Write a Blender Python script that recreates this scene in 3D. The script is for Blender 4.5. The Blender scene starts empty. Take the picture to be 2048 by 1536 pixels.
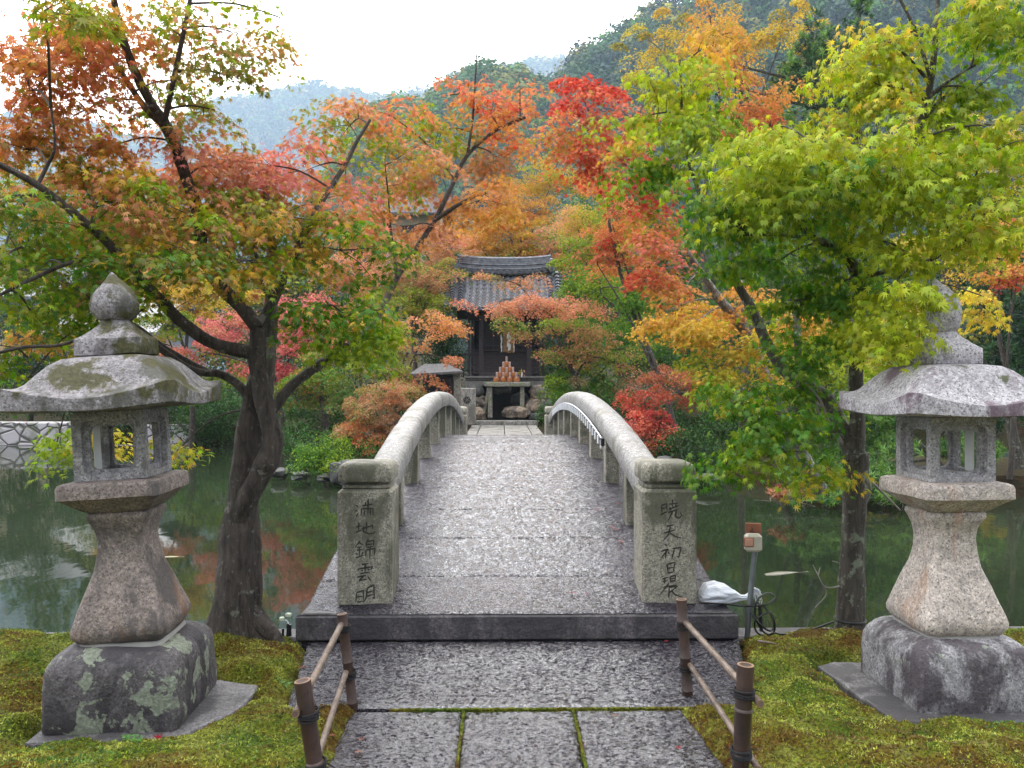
import bpy, math, random
import numpy as np
from mathutils import Vector, Matrix, noise
R = math.radians
C = bpy.context.scene.collection
# ------------------------------------------------------------------ camera
F = 1607.0                                   # focal length in photo pixels (2048 wide)
cam = bpy.data.objects.new('camera', bpy.data.cameras.new('camera'))
C.objects.link(cam)
cam.location = (0, 0, 1.5)
cam.rotation_euler = (R(90 - 0.21), 0, R(-0.785))
cam.data.sensor_width = 36; cam.data.lens = F / 2048 * 36
cam.data.clip_start = 0.05; cam.data.clip_end = 6000
bpy.context.scene.camera = cam
CR = cam.rotation_euler.to_matrix()
def P(px, py, Y):
    "the point at distance Y (metres ahead) seen at photo pixel px, py"
    d = CR @ Vector(((px - 1024) / F, -(py - 768) / F, -1))
    return Vector((0, 0, 1.5)) + d * (Y / d.y)
# ------------------------------------------------------------------ world, sun
SE, SR = R(46), R(-14)
w = bpy.data.worlds.new('World'); bpy.context.scene.world = w; w.use_nodes = True
nt = w.node_tree; nt.nodes.clear()
sky = nt.nodes.new('ShaderNodeTexSky'); sky.sky_type = 'NISHITA'; sky.sun_disc = False
sky.sun_elevation = SE; sky.sun_rotation = SR; sky.dust_density = 4.0; sky.air_density = 1.0
hs = nt.nodes.new('ShaderNodeHueSaturation'); hs.inputs['Saturation'].default_value = 0.22
mx = nt.nodes.new('ShaderNodeMix'); mx.data_type = 'RGBA'; mx.inputs[0].default_value = 0.85
mx.inputs[7].default_value = (18.9, 18.5, 18.1, 1)      # the even cloud cover
bg = nt.nodes.new('ShaderNodeBackground'); bg.inputs[1].default_value = 0.15
wo = nt.nodes.new('ShaderNodeOutputWorld')
nt.links.new(sky.outputs[0], hs.inputs['Color']); nt.links.new(hs.outputs[0], mx.inputs[6])
tcw = nt.nodes.new('ShaderNodeTexCoord'); dt = nt.nodes.new('ShaderNodeVectorMath'); dt.operation = 'DOT_PRODUCT'
dt.inputs[1].default_value = (math.sin(SR) * math.cos(SE), math.cos(SR) * math.cos(SE), math.sin(SE))
mr = nt.nodes.new('ShaderNodeMapRange'); mr.interpolation_type = 'SMOOTHSTEP'   # cloud is brighter round the hidden sun
for i_, v_ in ((1, -.55), (2, 1.0), (3, .16), (4, 2.3)): mr.inputs[i_].default_value = v_
cn = nt.nodes.new('ShaderNodeTexNoise'); cn.inputs['Scale'].default_value = 2.2; cn.inputs['Detail'].default_value = 5
cm = nt.nodes.new('ShaderNodeMapRange'); cm.inputs[3].default_value = .75; cm.inputs[4].default_value = 1.25
ml = nt.nodes.new('ShaderNodeMath'); ml.operation = 'MULTIPLY'; m2 = nt.nodes.new('ShaderNodeVectorMath'); m2.operation = 'SCALE'
nt.links.new(tcw.outputs['Generated'], dt.inputs[0]); nt.links.new(dt.outputs['Value'], mr.inputs[0]); nt.links.new(tcw.outputs['Generated'], cn.inputs['Vector'])
nt.links.new(cn.outputs[0], cm.inputs[0]); nt.links.new(mr.outputs[0], ml.inputs[0]); nt.links.new(cm.outputs[0], ml.inputs[1])
nt.links.new(mx.outputs[2], m2.inputs[0]); nt.links.new(ml.outputs[0], m2.inputs['Scale'])
nt.links.new(m2.outputs[0], bg.inputs[0]); nt.links.new(bg.outputs[0], wo.inputs[0])
sl = bpy.data.lights.new('sun', 'SUN'); sl.energy = 0.8; sl.angle = R(25); sl.color = (1, .97, .92)
so = bpy.data.objects.new('sun', sl); C.objects.link(so)
so.rotation_euler = (R(90) - SE, 0, R(180) - SR)
vs = bpy.context.scene.view_settings
vs.view_transform = 'Standard'; vs.look = 'None'; vs.gamma = 1; vs.exposure = 0.2
cy = bpy.context.scene.cycles
cy.max_bounces = 8; cy.transparent_max_bounces = 8; cy.volume_bounces = 1
rng = np.random.default_rng(7)
random.seed(7)
# ------------------------------------------------------------------ helpers
def tag(o, label=None, cat=None, group=None, kind=None):
    if label: o['label'] = label
    if cat: o['category'] = cat
    if group: o['group'] = group
    if kind: o['kind'] = kind
    return o
def thing(name, label, cat, loc=(0, 0, 0), group=None):
    o = bpy.data.objects.new(name, None); C.objects.link(o); o.location = loc
    o.empty_display_size = .1
    return tag(o, label, cat, group)
class MB:
    def __init__(s): s.v = []; s.f = []
    def add(s, vs, fs):
        n = len(s.v); s.v += [tuple(v) for v in vs]; s.f += [tuple(i + n for i in f) for f in fs]; return s
    def box(s, c, d, rz=0, taper=1.0, bev=0.0):
        cx, cy_, cz = c; a, b, h = d[0] / 2, d[1] / 2, d[2] / 2
        e = min(bev, a * .9, b * .9, h * .9)
        ca, sa = math.cos(rz), math.sin(rz)
        lv = [(-h, a - e, b - e), (-h + e, a, b), (h - e, a, b), (h, a - e, b - e)] if e > 0 else [(-h, a, b), (h, a, b)]
        vs = []
        for z, x, y in lv:
            t = taper if z > 0 else 1
            x, y = x * t, y * t
            if e > 0:
                k = e * .7
                ring = [(-x + k, -y), (x - k, -y), (x, -y + k), (x, y - k), (x - k, y), (-x + k, y), (-x, y - k), (-x, -y + k)]
            else: ring = [(-x, -y), (x, -y), (x, y), (-x, y)]
            vs += [(cx + p * ca - q * sa, cy_ + p * sa + q * ca, cz + z) for p, q in ring]
        n = 8 if e > 0 else 4; L = len(lv)
        fs = [tuple(reversed(range(n)))] + [tuple((L - 1) * n + i for i in range(n))]
        for l in range(L - 1):
            for i in range(n):
                j = (i + 1) % n; fs.append((l * n + i, l * n + j, (l + 1) * n + j, (l + 1) * n + i))
        return s.add(vs, fs)
    def rings(s, rs, cap=True):
        n = len(rs[0]); vs = [p for r in rs for p in r]; fs = []
        for l in range(len(rs) - 1):
            for i in range(n):
                j = (i + 1) % n; fs.append((l * n + i, l * n + j, (l + 1) * n + j, (l + 1) * n + i))
        if cap: fs += [tuple(reversed(range(n))), tuple((len(rs) - 1) * n + i for i in range(n))]
        return s.add(vs, fs)
    def tube(s, pts, rad, sides=8, smooth=True, rough=0, cap=True):
        pts = [Vector(p) for p in pts]
        if not hasattr(rad, '__len__'): rad = [rad] * len(pts)
        if len(rad) != len(pts):
            a, b = rad[0], rad[-1]; n = len(pts) - 1; rad = [a + (b - a) * i / n for i in range(n + 1)]
        if smooth and len(pts) > 2:
            q, r = [], []
            for i in range(len(pts) - 1):
                p0 = pts[max(i - 1, 0)]; p1 = pts[i]; p2 = pts[i + 1]; p3 = pts[min(i + 2, len(pts) - 1)]
                for k in range(4):
                    t = k / 4
                    q.append(.5 * ((2 * p1) + (p2 - p0) * t + (2 * p0 - 5 * p1 + 4 * p2 - p3) * t * t + (3 * p1 - p0 - 3 * p2 + p3) * t ** 3))
                    r.append(rad[i] + (rad[i + 1] - rad[i]) * t)
            pts = q + [pts[-1]]; rad = r + [rad[-1]]
        rs = []; up = None
        for i, p in enumerate(pts):
            t = (pts[min(i + 1, len(pts) - 1)] - pts[max(i - 1, 0)])
            if t.length < 1e-9: t = Vector((0, 0, 1))
            t.normalize()
            if up is None: up = Vector((1, 0, 0)) if abs(t.x) < .8 else Vector((0, 1, 0))
            up = (up - t * up.dot(t)).normalized(); bi = t.cross(up)
            ring = []
            for k in range(sides):
                a = 2 * math.pi * k / sides; d = up * math.cos(a) + bi * math.sin(a)
                rr = rad[i]
                if rough:
                    rr *= 1 + rough * (noise.noise((p + d * rad[i]) * 9) + .6 * noise.noise(Vector((d.x * 9, d.y * 9, p.z * 2.2))))
                ring.append(p + d * rr)
            rs.append(ring)
        return s.rings(rs, cap)
    def build(s, name, mat, parent=None, smooth=False, world=True):
        me = bpy.data.meshes.new(name); me.from_pydata(s.v, [], s.f)
        me.materials.append(mat)
        if smooth:
            me.polygons.foreach_set('use_smooth', [True] * len(me.polygons)); me.set_sharp_from_angle(angle=R(42))
        me.update()
        o = bpy.data.objects.new(name, me); C.objects.link(o)
        if parent:
            o.parent = parent
            if world: o.matrix_parent_inverse = wm(parent).inverted()
        return o
def wm(o):
    m = Matrix.Translation(o.location) @ o.rotation_euler.to_matrix().to_4x4()
    if o.parent: m = wm(o.parent) @ o.matrix_parent_inverse @ m
    return m
# ------------------------------------------------------------------ materials
def newmat(name):
    m = bpy.data.materials.new(name); m.use_nodes = True
    n = m.node_tree; b = n.nodes['Principled BSDF']; return m, n, b
class G:
    "tiny node-graph helper"
    def __init__(s, nt): s.nt = nt
    def n(s, t, **k):
        x = s.nt.nodes.new(t)
        for a, b in k.items(): setattr(x, a, b)
        return x
    def L(s, a, b): s.nt.links.new(a, b)
    def co(s, kind='Object', scale=None):
        t = s.n('ShaderNodeTexCoord').outputs[kind]
        if scale:
            m = s.n('ShaderNodeMapping'); m.inputs['Scale'].default_value = scale; s.L(t, m.inputs[0]); return m.outputs[0]
        return t
    def noise(s, co, scale, detail=4, rough=.55, dist=0):
        x = s.n('ShaderNodeTexNoise'); x.inputs['Scale'].default_value = scale; x.inputs['Detail'].default_value = detail
        x.inputs['Roughness'].default_value = rough; x.inputs['Distortion'].default_value = dist
        s.L(co, x.inputs['Vector']); return x.outputs[0]
    def vor(s, co, scale, out='Distance', feat='F1'):
        x = s.n('ShaderNodeTexVoronoi', feature=feat); x.inputs['Scale'].default_value = scale
        s.L(co, x.inputs['Vector']); return x.outputs[out]
    def ramp(s, v, stops, interp='LINEAR'):
        x = s.n('ShaderNodeValToRGB'); x.color_ramp.interpolation = interp
        e = x.color_ramp.elements
        while len(e) > 1: e.remove(e[-1])
        for i, (p, c) in enumerate(stops):
            k = e[0] if i == 0 else e.new(p)
            k.position = p; k.color = (c, c, c, 1) if not hasattr(c, '__len__') else (*c, 1)
        s.L(v, x.inputs[0]); return x.outputs[0]
    def mix(s, f, a, b, mode='MIX'):
        x = s.n('ShaderNodeMix', data_type='RGBA', blend_type=mode)
        for i, v in ((0, f), (6, a), (7, b)):
            if isinstance(v, bpy.types.NodeSocket): s.L(v, x.inputs[i])
            elif i == 0: x.inputs[0].default_value = v
            else: x.inputs[i].default_value = (*v, 1)
        return x.outputs[2]
    def math(s, op, a, b=0):
        x = s.n('ShaderNodeMath', operation=op)
        for i, v in ((0, a), (1, b)):
            if isinstance(v, bpy.types.NodeSocket): s.L(v, x.inputs[i])
            else: x.inputs[i].default_value = v
        return x.outputs[0]
    def bump(s, h, strength, dist, prev=None):
        x = s.n('ShaderNodeBump'); x.inputs['Strength'].default_value = strength; x.inputs['Distance'].default_value = dist
        s.L(h, x.inputs['Height'])
        if prev: s.L(prev, x.inputs['Normal'])
        return x.outputs[0]
    def upness(s):
        g = s.n('ShaderNodeNewGeometry'); x = s.n('ShaderNodeSeparateXYZ'); s.L(g.outputs['Normal'], x.inputs[0]); return x.outputs[2]
def plain(name, col, rough=.6, metal=0, var=.15, bump=0, bscale=60):
    m, n, b = newmat(name); g = G(n); co = g.co()
    nz = g.noise(co, 14, 5)
    c = g.mix(g.ramp(nz, [(.3, 0), (.7, 1)]), tuple(x * (1 - var) for x in col), tuple(min(1, x * (1 + var)) for x in col))
    g.L(c, b.inputs['Base Color']); b.inputs['Roughness'].default_value = rough; b.inputs['Metallic'].default_value = metal
    if bump: g.L(g.bump(g.noise(co, bscale, 4), bump, .004), b.inputs['Normal'])
    return m
def granite(name, a, bcol, dark=(.03, .028, .03), grain=150, speck=.35, rough=.7, stain=None, stain_amt=.5,
            lichen=None, lichen_amt=.5, lichen_scale=9, moss=None, moss_amt=.5, moss_up=True, bumpk=.5, wet=0, hewn=0,
            stretch=None, rust=None):
    m, n, b = newmat(name); g = G(n); co = g.co()
    big = g.noise(co, 3.2, 5)
    base = g.mix(g.ramp(big, [(.32, 0), (.68, 1)]), a, bcol)
    vc = g.n('ShaderNodeSeparateColor'); v1 = g.n('ShaderNodeTexVoronoi'); v1.inputs['Scale'].default_value = grain
    g.L(co, v1.inputs['Vector']); g.L(v1.outputs['Color'], vc.inputs[0])
    gr = vc.outputs[0]
    base = g.mix(g.math('MULTIPLY', g.ramp(gr, [(0, 1), (speck * .6, 1), (speck * .6 + .02, 0)], 'LINEAR'), .86), base, dark)
    base = g.mix(g.math('MULTIPLY', g.ramp(vc.outputs[1], [(.74, 0), (.78, 1)]), .8), base, tuple(min(1, x * 1.9 + .04) for x in a))
    fine = g.noise(co, grain * .45, 3)
    base = g.mix(g.math('MULTIPLY', g.ramp(g.noise(co, 22, 6, .7, .3), [(.42, 1), (.56, 0)]), .6), base, tuple(x * .35 for x in a))
    base = g.mix(.35, base, g.mix(g.ramp(fine, [(.35, 0), (.65, 1)]), tuple(x * .5 for x in a), tuple(min(1, x * 1.4) for x in bcol)))
    if stain:
        sn = g.noise(g.co('Object', stretch or (1, 1, .45)), 3.6, 8, .68, .4)
        base = g.mix(g.math('MULTIPLY', g.ramp(sn, [(.62 - stain_amt * .3, 0), (.70 - stain_amt * .3, 1)]), .85), base, stain)
    if rust:
        rn = g.noise(g.co('Object', (1.3, 1.3, .25)), 4.2, 5, .6, .8)
        base = g.mix(g.math('MULTIPLY', g.ramp(rn, [(.54, 0), (.72, 1)]), .7), base, rust)
    h = g.noise(co, grain * .35, 5, .65)
    nrm = g.bump(h, bumpk, .004, g.bump(g.noise(co, 26, 5, .65), bumpk * .8, .014))
    if hewn:
        hv = g.noise(g.co('Object', (1, 1.0, 1)), hewn, 3, .6)
        nrm = g.bump(hv, .9, .012, nrm)
    rg = rough
    if lichen:
        ln = g.noise(co, lichen_scale, 7, .62, .3)
        lm = g.ramp(ln, [(.68 - lichen_amt * .22, 0), (.695 - lichen_amt * .22, 1)])
        base = g.mix(g.math('MULTIPLY', lm, .85), base, g.mix(g.ramp(fine, [(.35, 0), (.65, 1)]), tuple(x * .55 for x in lichen), lichen))
        nrm = g.bump(lm, .25, .003, nrm)
    if moss:
        mn = g.noise(co, 7.5, 6, .6, .2)
        mm = g.ramp(mn, [(.70 - moss_amt * .25, 0), (.76 - moss_amt * .25, 1)])
        if moss_up: mm = g.math('MULTIPLY', mm, g.ramp(g.upness(), [(.1, 0), (.45, 1)]))
        base = g.mix(mm, base, g.mix(g.ramp(fine, [(.3, 0), (.7, 1)]), tuple(x * .4 for x in moss), moss))
    g.L(base, b.inputs['Base Color']); g.L(nrm, b.inputs['Normal'])
    b.inputs['Roughness'].default_value = rg
    if wet:
        b.inputs['Coat Weight'].default_value = wet; b.inputs['Coat Roughness'].default_value = .12
        g.L(nrm, b.inputs['Coat Normal'])
    return m
def leafmat(name, tl=.42, gloss=.025):
    m = bpy.data.materials.new(name); m.use_nodes = True; n = m.node_tree; n.nodes.clear(); g = G(n)
    at = g.n('ShaderNodeAttribute', attribute_name='leafcol')
    d = g.n('ShaderNodeBsdfDiffuse'); t = g.n('ShaderNodeBsdfTranslucent'); gl = g.n('ShaderNodeBsdfGlossy'); gl.inputs['Roughness'].default_value = .45
    m1 = g.n('ShaderNodeMixShader'); m1.inputs[0].default_value = tl
    m2 = g.n('ShaderNodeMixShader'); m2.inputs[0].default_value = gloss
    g.L(at.outputs['Color'], d.inputs[0]); g.L(at.outputs['Color'], t.inputs[0]); g.L(d.outputs[0], m1.inputs[1]); g.L(t.outputs[0], m1.inputs[2])
    g.L(m1.outputs[0], m2.inputs[1]); g.L(gl.outputs[0], m2.inputs[2])
    o = g.n('ShaderNodeOutputMaterial'); g.L(m2.outputs[0], o.inputs[0]); return m
def bark(name, a, b_, lichen, amt=.5):
    m, n, b = newmat(name); g = G(n); co = g.co()
    st = g.co('Object', (1, 1, .22))
    s1 = g.noise(st, 32, 7, .7, .5)
    c = g.mix(g.ramp(s1, [(.34, 0), (.62, 1)]), a, b_)
    ln = g.noise(co, 11, 7, .65, .4)
    c = g.mix(g.math('MULTIPLY', g.ramp(ln, [(.70 - amt * .22, 0), (.74 - amt * .22, 1)]), .8), c, lichen)
    l2 = g.noise(co, 34, 4, .6)
    c = g.mix(g.math('MULTIPLY', g.ramp(l2, [(.62, 0), (.66, 1)]), amt), c, tuple(x * 1.1 for x in lichen))
    g.L(c, b.inputs['Base Color']); b.inputs['Roughness'].default_value = .85
    g.L(g.bump(s1, 1, .035, g.bump(g.noise(co, 90, 4), .5, .004)), b.inputs['Normal']); return m

M = {}
M['gr_left'] = granite('granite_left', (.185, .15, .13), (.25, .20, .175), speck=.42, stain=(.06, .052, .05), stain_amt=.42, rust=(.27, .125, .06), bumpk=.8)
M['gr_right'] = granite('granite_right', (.42, .36, .32), (.48, .42, .37), speck=.30, rust=(.36, .17, .08), bumpk=.6)
M['gr_left_roof'] = granite('granite_roof_left', (.20, .185, .19), (.28, .26, .27), speck=.42, stain=(.055, .055, .04), stain_amt=.55, moss=(.08, .075, .022), moss_amt=.85, moss_up=False, bumpk=.8)
M['gr_right_roof'] = granite('granite_roof_right', (.36, .34, .36), (.44, .42, .44), speck=.34, stain=(.10, .055, .08), stain_amt=.38, moss=(.10, .11, .045), moss_amt=.3, bumpk=.6)
M['gr_box'] = granite('granite_box', (.30, .29, .295), (.36, .345, .345), speck=.24, bumpk=.4)
M['gr_boxl'] = granite('granite_box_left', (.26, .25, .25), (.31, .295, .29), speck=.34, stain=(.09, .085, .08), stain_amt=.2, bumpk=.5)
M['gr_base_l'] = granite('granite_base_left', (.065, .058, .06), (.12, .105, .11), speck=.5, stain=(.022, .018, .022), stain_amt=.55, lichen=(.24, .27, .20), lichen_amt=.6, lichen_scale=8, bumpk=1)
M['gr_base_r'] = granite('granite_base_right', (.22, .215, .22), (.32, .31, .32), speck=.45, stain=(.035, .024, .032), stain_amt=.45, lichen=(.26, .29, .23), lichen_amt=.15, bumpk=.9)
M['gr_post'] = granite('granite_post', (.25, .235, .18), (.31, .29, .235), speck=.42, stain=(.09, .09, .06), stain_amt=.4, bumpk=.7)
M['gr_rail'] = granite('granite_rail', (.26, .25, .24), (.34, .33, .32), speck=.48, stain=(.14, .135, .10), stain_amt=.34, bumpk=.8, wet=.2)
M['gr_abut'] = granite('granite_abutment', (.075, .064, .070), (.12, .105, .112), speck=.6, stain=(.03, .027, .03), stain_amt=.7, bumpk=1, wet=.3)
M['gr_flag'] = granite('granite_base_flag', (.10, .095, .10), (.17, .16, .165), speck=.4, stain=(.03, .027, .03), stain_amt=.6, bumpk=.8, wet=.3)
M['gr_far'] = granite('granite_far', (.26, .25, .23), (.34, .32, .30), speck=.25, grain=60, stain=(.12, .11, .09), stain_amt=.4, lichen=(.2, .22, .13), lichen_amt=.3)
def wetstone(name, a, b_, sc=38, gl=.16, coat=1.0, ci=1.45):
    m, n, b = newmat(name); g = G(n); co = g.co('Object', (1, 1.3, 1)); co0 = g.co()
    big = g.noise(co0, 2.3, 5)
    c = g.mix(g.ramp(big, [(.3, 0), (.7, 1)]), a, b_)
    c = g.mix(g.ramp(g.noise(co0, sc * 2.2, 3), [(.4, 0), (.62, 1)]), tuple(x * .45 for x in a), c)
    v = g.vor(co, sc, 'Distance', 'SMOOTH_F1'); nz = g.noise(co, sc * .8, 5, .68, .6)
    h = g.math('ADD', nz, g.math('MULTIPLY', v, .5))
    wp = g.n('ShaderNodeTexNoise'); wp.inputs['Scale'].default_value = 60; g.L(co0, wp.inputs['Vector'])
    wv = g.n('ShaderNodeVectorMath', operation='SCALE'); g.L(wp.outputs[1], wv.inputs[0]); wv.inputs['Scale'].default_value = .022
    wa_ = g.n('ShaderNodeVectorMath', operation='ADD'); g.L(co, wa_.inputs[0]); g.L(wv.outputs[0], wa_.inputs[1])
    vf = g.n('ShaderNodeTexVoronoi'); vf.inputs['Scale'].default_value = sc * 1.25; g.L(wa_.outputs[0], vf.inputs['Vector'])
    sb = g.n('ShaderNodeVectorMath', operation='SUBTRACT'); g.L(vf.outputs['Color'], sb.inputs[0]); sb.inputs[1].default_value = (.5, .47, .5)
    sc_ = g.n('ShaderNodeVectorMath', operation='MULTIPLY'); g.L(sb.outputs[0], sc_.inputs[0]); sc_.inputs[1].default_value = (.9, 1.15, 0)
    b0 = g.bump(h, .7, .012); ad = g.n('ShaderNodeVectorMath', operation='ADD'); g.L(b0, ad.inputs[0]); g.L(sc_.outputs[0], ad.inputs[1])
    nm = g.n('ShaderNodeVectorMath', operation='NORMALIZE'); g.L(ad.outputs[0], nm.inputs[0]); nrm = nm.outputs[0]
    g.L(c, b.inputs['Base Color']); g.L(nrm, b.inputs['Normal'])
    b.inputs['Roughness'].default_value = gl + .08; b.inputs['IOR'].default_value = 1.42
    sx = g.n('ShaderNodeSeparateXYZ'); g.L(co0, sx.inputs[0]); ax = g.math('ABSOLUTE', g.math('SUBTRACT', sx.outputs[0], .098))
    wear = g.math('ADD', ax, g.math('MULTIPLY', g.noise(co0, 5, 4), .35))
    g.L(g.ramp(wear, [(.70, coat), (1.0, coat * .15)]), b.inputs['Coat Weight'])
    b.inputs['Coat Roughness'].default_value = .10; b.inputs['Coat IOR'].default_value = ci; g.L(nrm, b.inputs['Coat Normal'])
    return m
M['deck'] = wetstone('wet_granite_deck', (.030, .025, .038), (.056, .047, .068), sc=66, ci=1.5)
M['pave'] = wetstone('wet_granite_paving', (.026, .022, .032), (.050, .044, .058), sc=56, gl=.08, ci=1.72)
M['leaf'] = leafmat('maple_leaf')
M['needle'] = leafmat('needle', .15, .06)
M['evergreen'] = leafmat('evergreen_leaf', .25, .025)
M['bark_l'] = bark('bark_dark', (.020, .015, .013), (.10, .08, .066), (.24, .24, .20), .42)
M['bark_lg'] = bark('bark_grey', (.07, .06, .052), (.20, .18, .16), (.36, .36, .32), .7)
M['bark_r'] = bark('bark_right', (.022, .018, .015), (.10, .085, .068), (.24, .27, .19), .62)
M['twig'] = plain('twig_bark', (.055, .042, .033), .85)
M['deadwood'] = plain('pale_dead_wood', (.24, .215, .20), .9, var=.4)
# ------------------------------------------------------------------ foliage
def template(tips, notch, back=.1, droop=.22):
    pts = []
    ang = [a for a, r in tips]
    out = []
    full = [(-a, r) for a, r in reversed(tips) if a > 0] + tips
    nf = [(-a, r) for a, r in reversed(notch)] + notch
    allp = sorted(full + nf, key=lambda t: t[0])
    allp = allp + [(180, back)]
    v = [(0, 0, 0)] + [(r * math.sin(R(a)), r * math.cos(R(a)), -droop * r * r) for a, r in allp]
    n = len(v) - 1
    f = [(0, 1 + (i + 1) % n, 1 + i) for i in range(n)]
    return np.array(v, float), np.array(f, int)
T7 = template([(0, 1), (36, .95), (74, .74), (122, .42)], [(18, .36), (55, .33), (98, .24)])
T5 = template([(0, 1), (46, .88), (98, .6)], [(23, .36), (72, .3)])
T3 = template([(0, 1), (62, .85)], [(31, .4)], back=.35)
TO = (np.array([(0, -.25, 0), (.38, .3, -.06), (0, 1, -.12), (-.38, .3, -.06)], float), np.array([(0, 1, 2), (0, 2, 3)], int))
TN = (np.array([(-.05, 0, 0), (.05, 0, 0), (0, 1, 0), (0, 0, .05), (-.25, .85, .25), (.25, .85, -.2)], float), np.array([(0, 1, 2), (3, 1, 4), (0, 3, 5)], int))
def unit(a): return a / np.maximum(np.linalg.norm(a, axis=1, keepdims=True), 1e-9)
def leaf_mesh(name, cen, out, size, col, tmpl, mat, parent, up=1.0, outw=.7, rnd=.55, down=.55, nojit=False):
    N = len(cen); tv, tf = tmpl
    nrm = unit(np.array([0, 0, up]) + out * outw + rng.normal(0, rnd, (N, 3)))
    tip = out + np.array([0, 0, -down]) + rng.normal(0, .45, (N, 3))
    tip = unit(tip - nrm * np.sum(tip * nrm, 1, keepdims=True)); side = np.cross(tip, nrm)
    s = size[:, None, None]
    zk = rng.uniform(.2, 2.6, (N, 1, 1)); xk = rng.uniform(.72, 1.08, (N, 1, 1))
    V = cen[:, None, :] + s * (tv[None, :, 0:1] * xk * side[:, None, :] + tv[None, :, 1:2] * tip[:, None, :] + tv[None, :, 2:3] * zk * nrm[:, None, :])
    nv = len(tv); nf = len(tf)
    V = V.reshape(-1, 3); Fi = (tf[None] + (np.arange(N) * nv)[:, None, None]).reshape(-1)
    me = bpy.data.meshes.new(name)
    me.vertices.add(len(V)); me.vertices.foreach_set('co', V.astype(np.float32).ravel())
    me.loops.add(len(Fi)); me.loops.foreach_set('vertex_index', Fi.astype(np.int32))
    me.polygons.add(N * nf); me.polygons.foreach_set('loop_start', np.arange(0, N * nf * 3, 3, dtype=np.int32))
    me.update(calc_edges=True)
    at = me.attributes.new('leafcol', 'FLOAT_COLOR', 'POINT')
    cc = np.ones((N, nv, 4), np.float32); cc[:, :, :3] = col[:, None, :]
    at.data.foreach_set('color', cc.ravel())
    me.materials.append(mat)
    o = bpy.data.objects.new(name, me); C.objects.link(o)
    if parent: o.parent = parent; o.matrix_parent_inverse = wm(parent).inverted()
    return o
COL = dict(green=(.065, .19, .008), ygreen=(.25, .35, .008), lime=(.40, .46, .018), yellow=(.62, .46, .04), gold=(.60, .36, .035), orange=(.62, .27, .055),
           salmon=(.62, .27, .14), coral=(.66, .19, .085), red=(.56, .05, .03), crimson=(.42, .035, .045), pink=(.66, .19, .18), dgreen=(.025, .075, .012), mgreen=(.05, .14, .015),
           olive=(.23, .22, .03), brownr=(.30, .07, .035), bluegreen=(.035, .075, .05), tan=(.42, .26, .14), pine=(.05, .14, .04), pinel=(.20, .38, .06), rust=(.48, .15, .05))
COVK = 1.5
def pal(s):
    "'orange 3 green 1' -> colours and weights"
    t = s.split(); n = [COL[x] for x in t[0::2]]; ww = np.array([float(x) for x in t[1::2]]); return np.array(n), ww / ww.sum()
def sprays(blobs, lsize, cov, sr, thick=.12, droop=.55, mixr=.45):
    "blobs: (px,py,Y,rx_px,ry_px,depth_m,palette[,cov]) -> leaf centres, outward dirs, colours, spray centres"
    A, O, K, S, B = [], [], [], [], []
    for bi, bl in enumerate(blobs):
        px, py, Y, rx, ry, dm, pl = bl[:7]; cv = bl[7] if len(bl) > 7 else 1.0
        k = Y / F
        c = np.array(P(px, py, Y)); rad = np.array([rx * k, dm, ry * k])
        la = .40 * lsize * lsize
        nl = int(COVK * cov * cv * math.pi * rx * ry * k * k / la)
        per = max(6, int(.55 * math.pi * sr * sr / la))
        ns = max(2, nl // per)
        d = unit(rng.normal(0, 1, (ns, 3))); rr = rng.random((ns, 1)) ** .42
        sc = c + d * rr * rad
        pc, pw = pal(pl)
        # colour follows a slow field so that neighbouring sprays agree
        fld = np.array([noise.noise(Vector(tuple(p / (sr * 5 + .25))) + Vector((bi * 3.1, 0, 0))) for p in sc]) * .9 + rng.normal(0, .16, ns)
        q = np.clip(.5 + fld, 0, .999); cw = np.cumsum(pw)
        main = np.searchsorted(cw, q)
        main = np.clip(main, 0, len(pw) - 1)
        m = per
        srs = sr * rng.uniform(.6, 1.35, ns)
        th = rng.random((ns, m)) * 2 * math.pi; rd = np.sqrt(rng.random((ns, m)))
        ox, oy = np.cos(th), np.sin(th)
        tl = rng.normal(0, .22, (ns, 2, 1))
        x = ox * rd * srs[:, None]; y = oy * rd * srs[:, None]
        z = -droop * rd ** 2 * srs[:, None] + rng.normal(0, thick, (ns, m)) * srs[:, None] + x * tl[:, 0] + y * tl[:, 1]
        pts = sc[:, None, :] + np.stack([x, y, z], 2)
        od = np.stack([ox * (.3 + .7 * rd), oy * (.3 + .7 * rd), np.zeros_like(ox)], 2)
        alt = rng.choice(len(pw), (ns, m), p=pw); pick = np.where(rng.random((ns, m)) < mixr, alt, main[:, None])
        nb = np.clip(main[:, None] + rng.integers(-1, 2, (ns, m)), 0, len(pw) - 1)
        col = pc[pick] * .72 + pc[nb] * .28
        col = col * rng.uniform(.72, 1.22, (ns, m, 1)) * (1 + rng.normal(0, .06, (ns, m, 3)))
        A.append(pts.reshape(-1, 3)); O.append(od.reshape(-1, 3)); K.append(np.clip(col, .005, .9).reshape(-1, 3)); S.append(sc); B.append(c)
    return np.concatenate(A), np.concatenate(O), np.concatenate(K), S, B
def nearest(skel, p):
    d = np.linalg.norm(skel - np.array(p), axis=1) + np.maximum(0, skel[:, 2] - p[2]) * .7
    return skel[int(np.argmin(d))]
NL = 0
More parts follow.
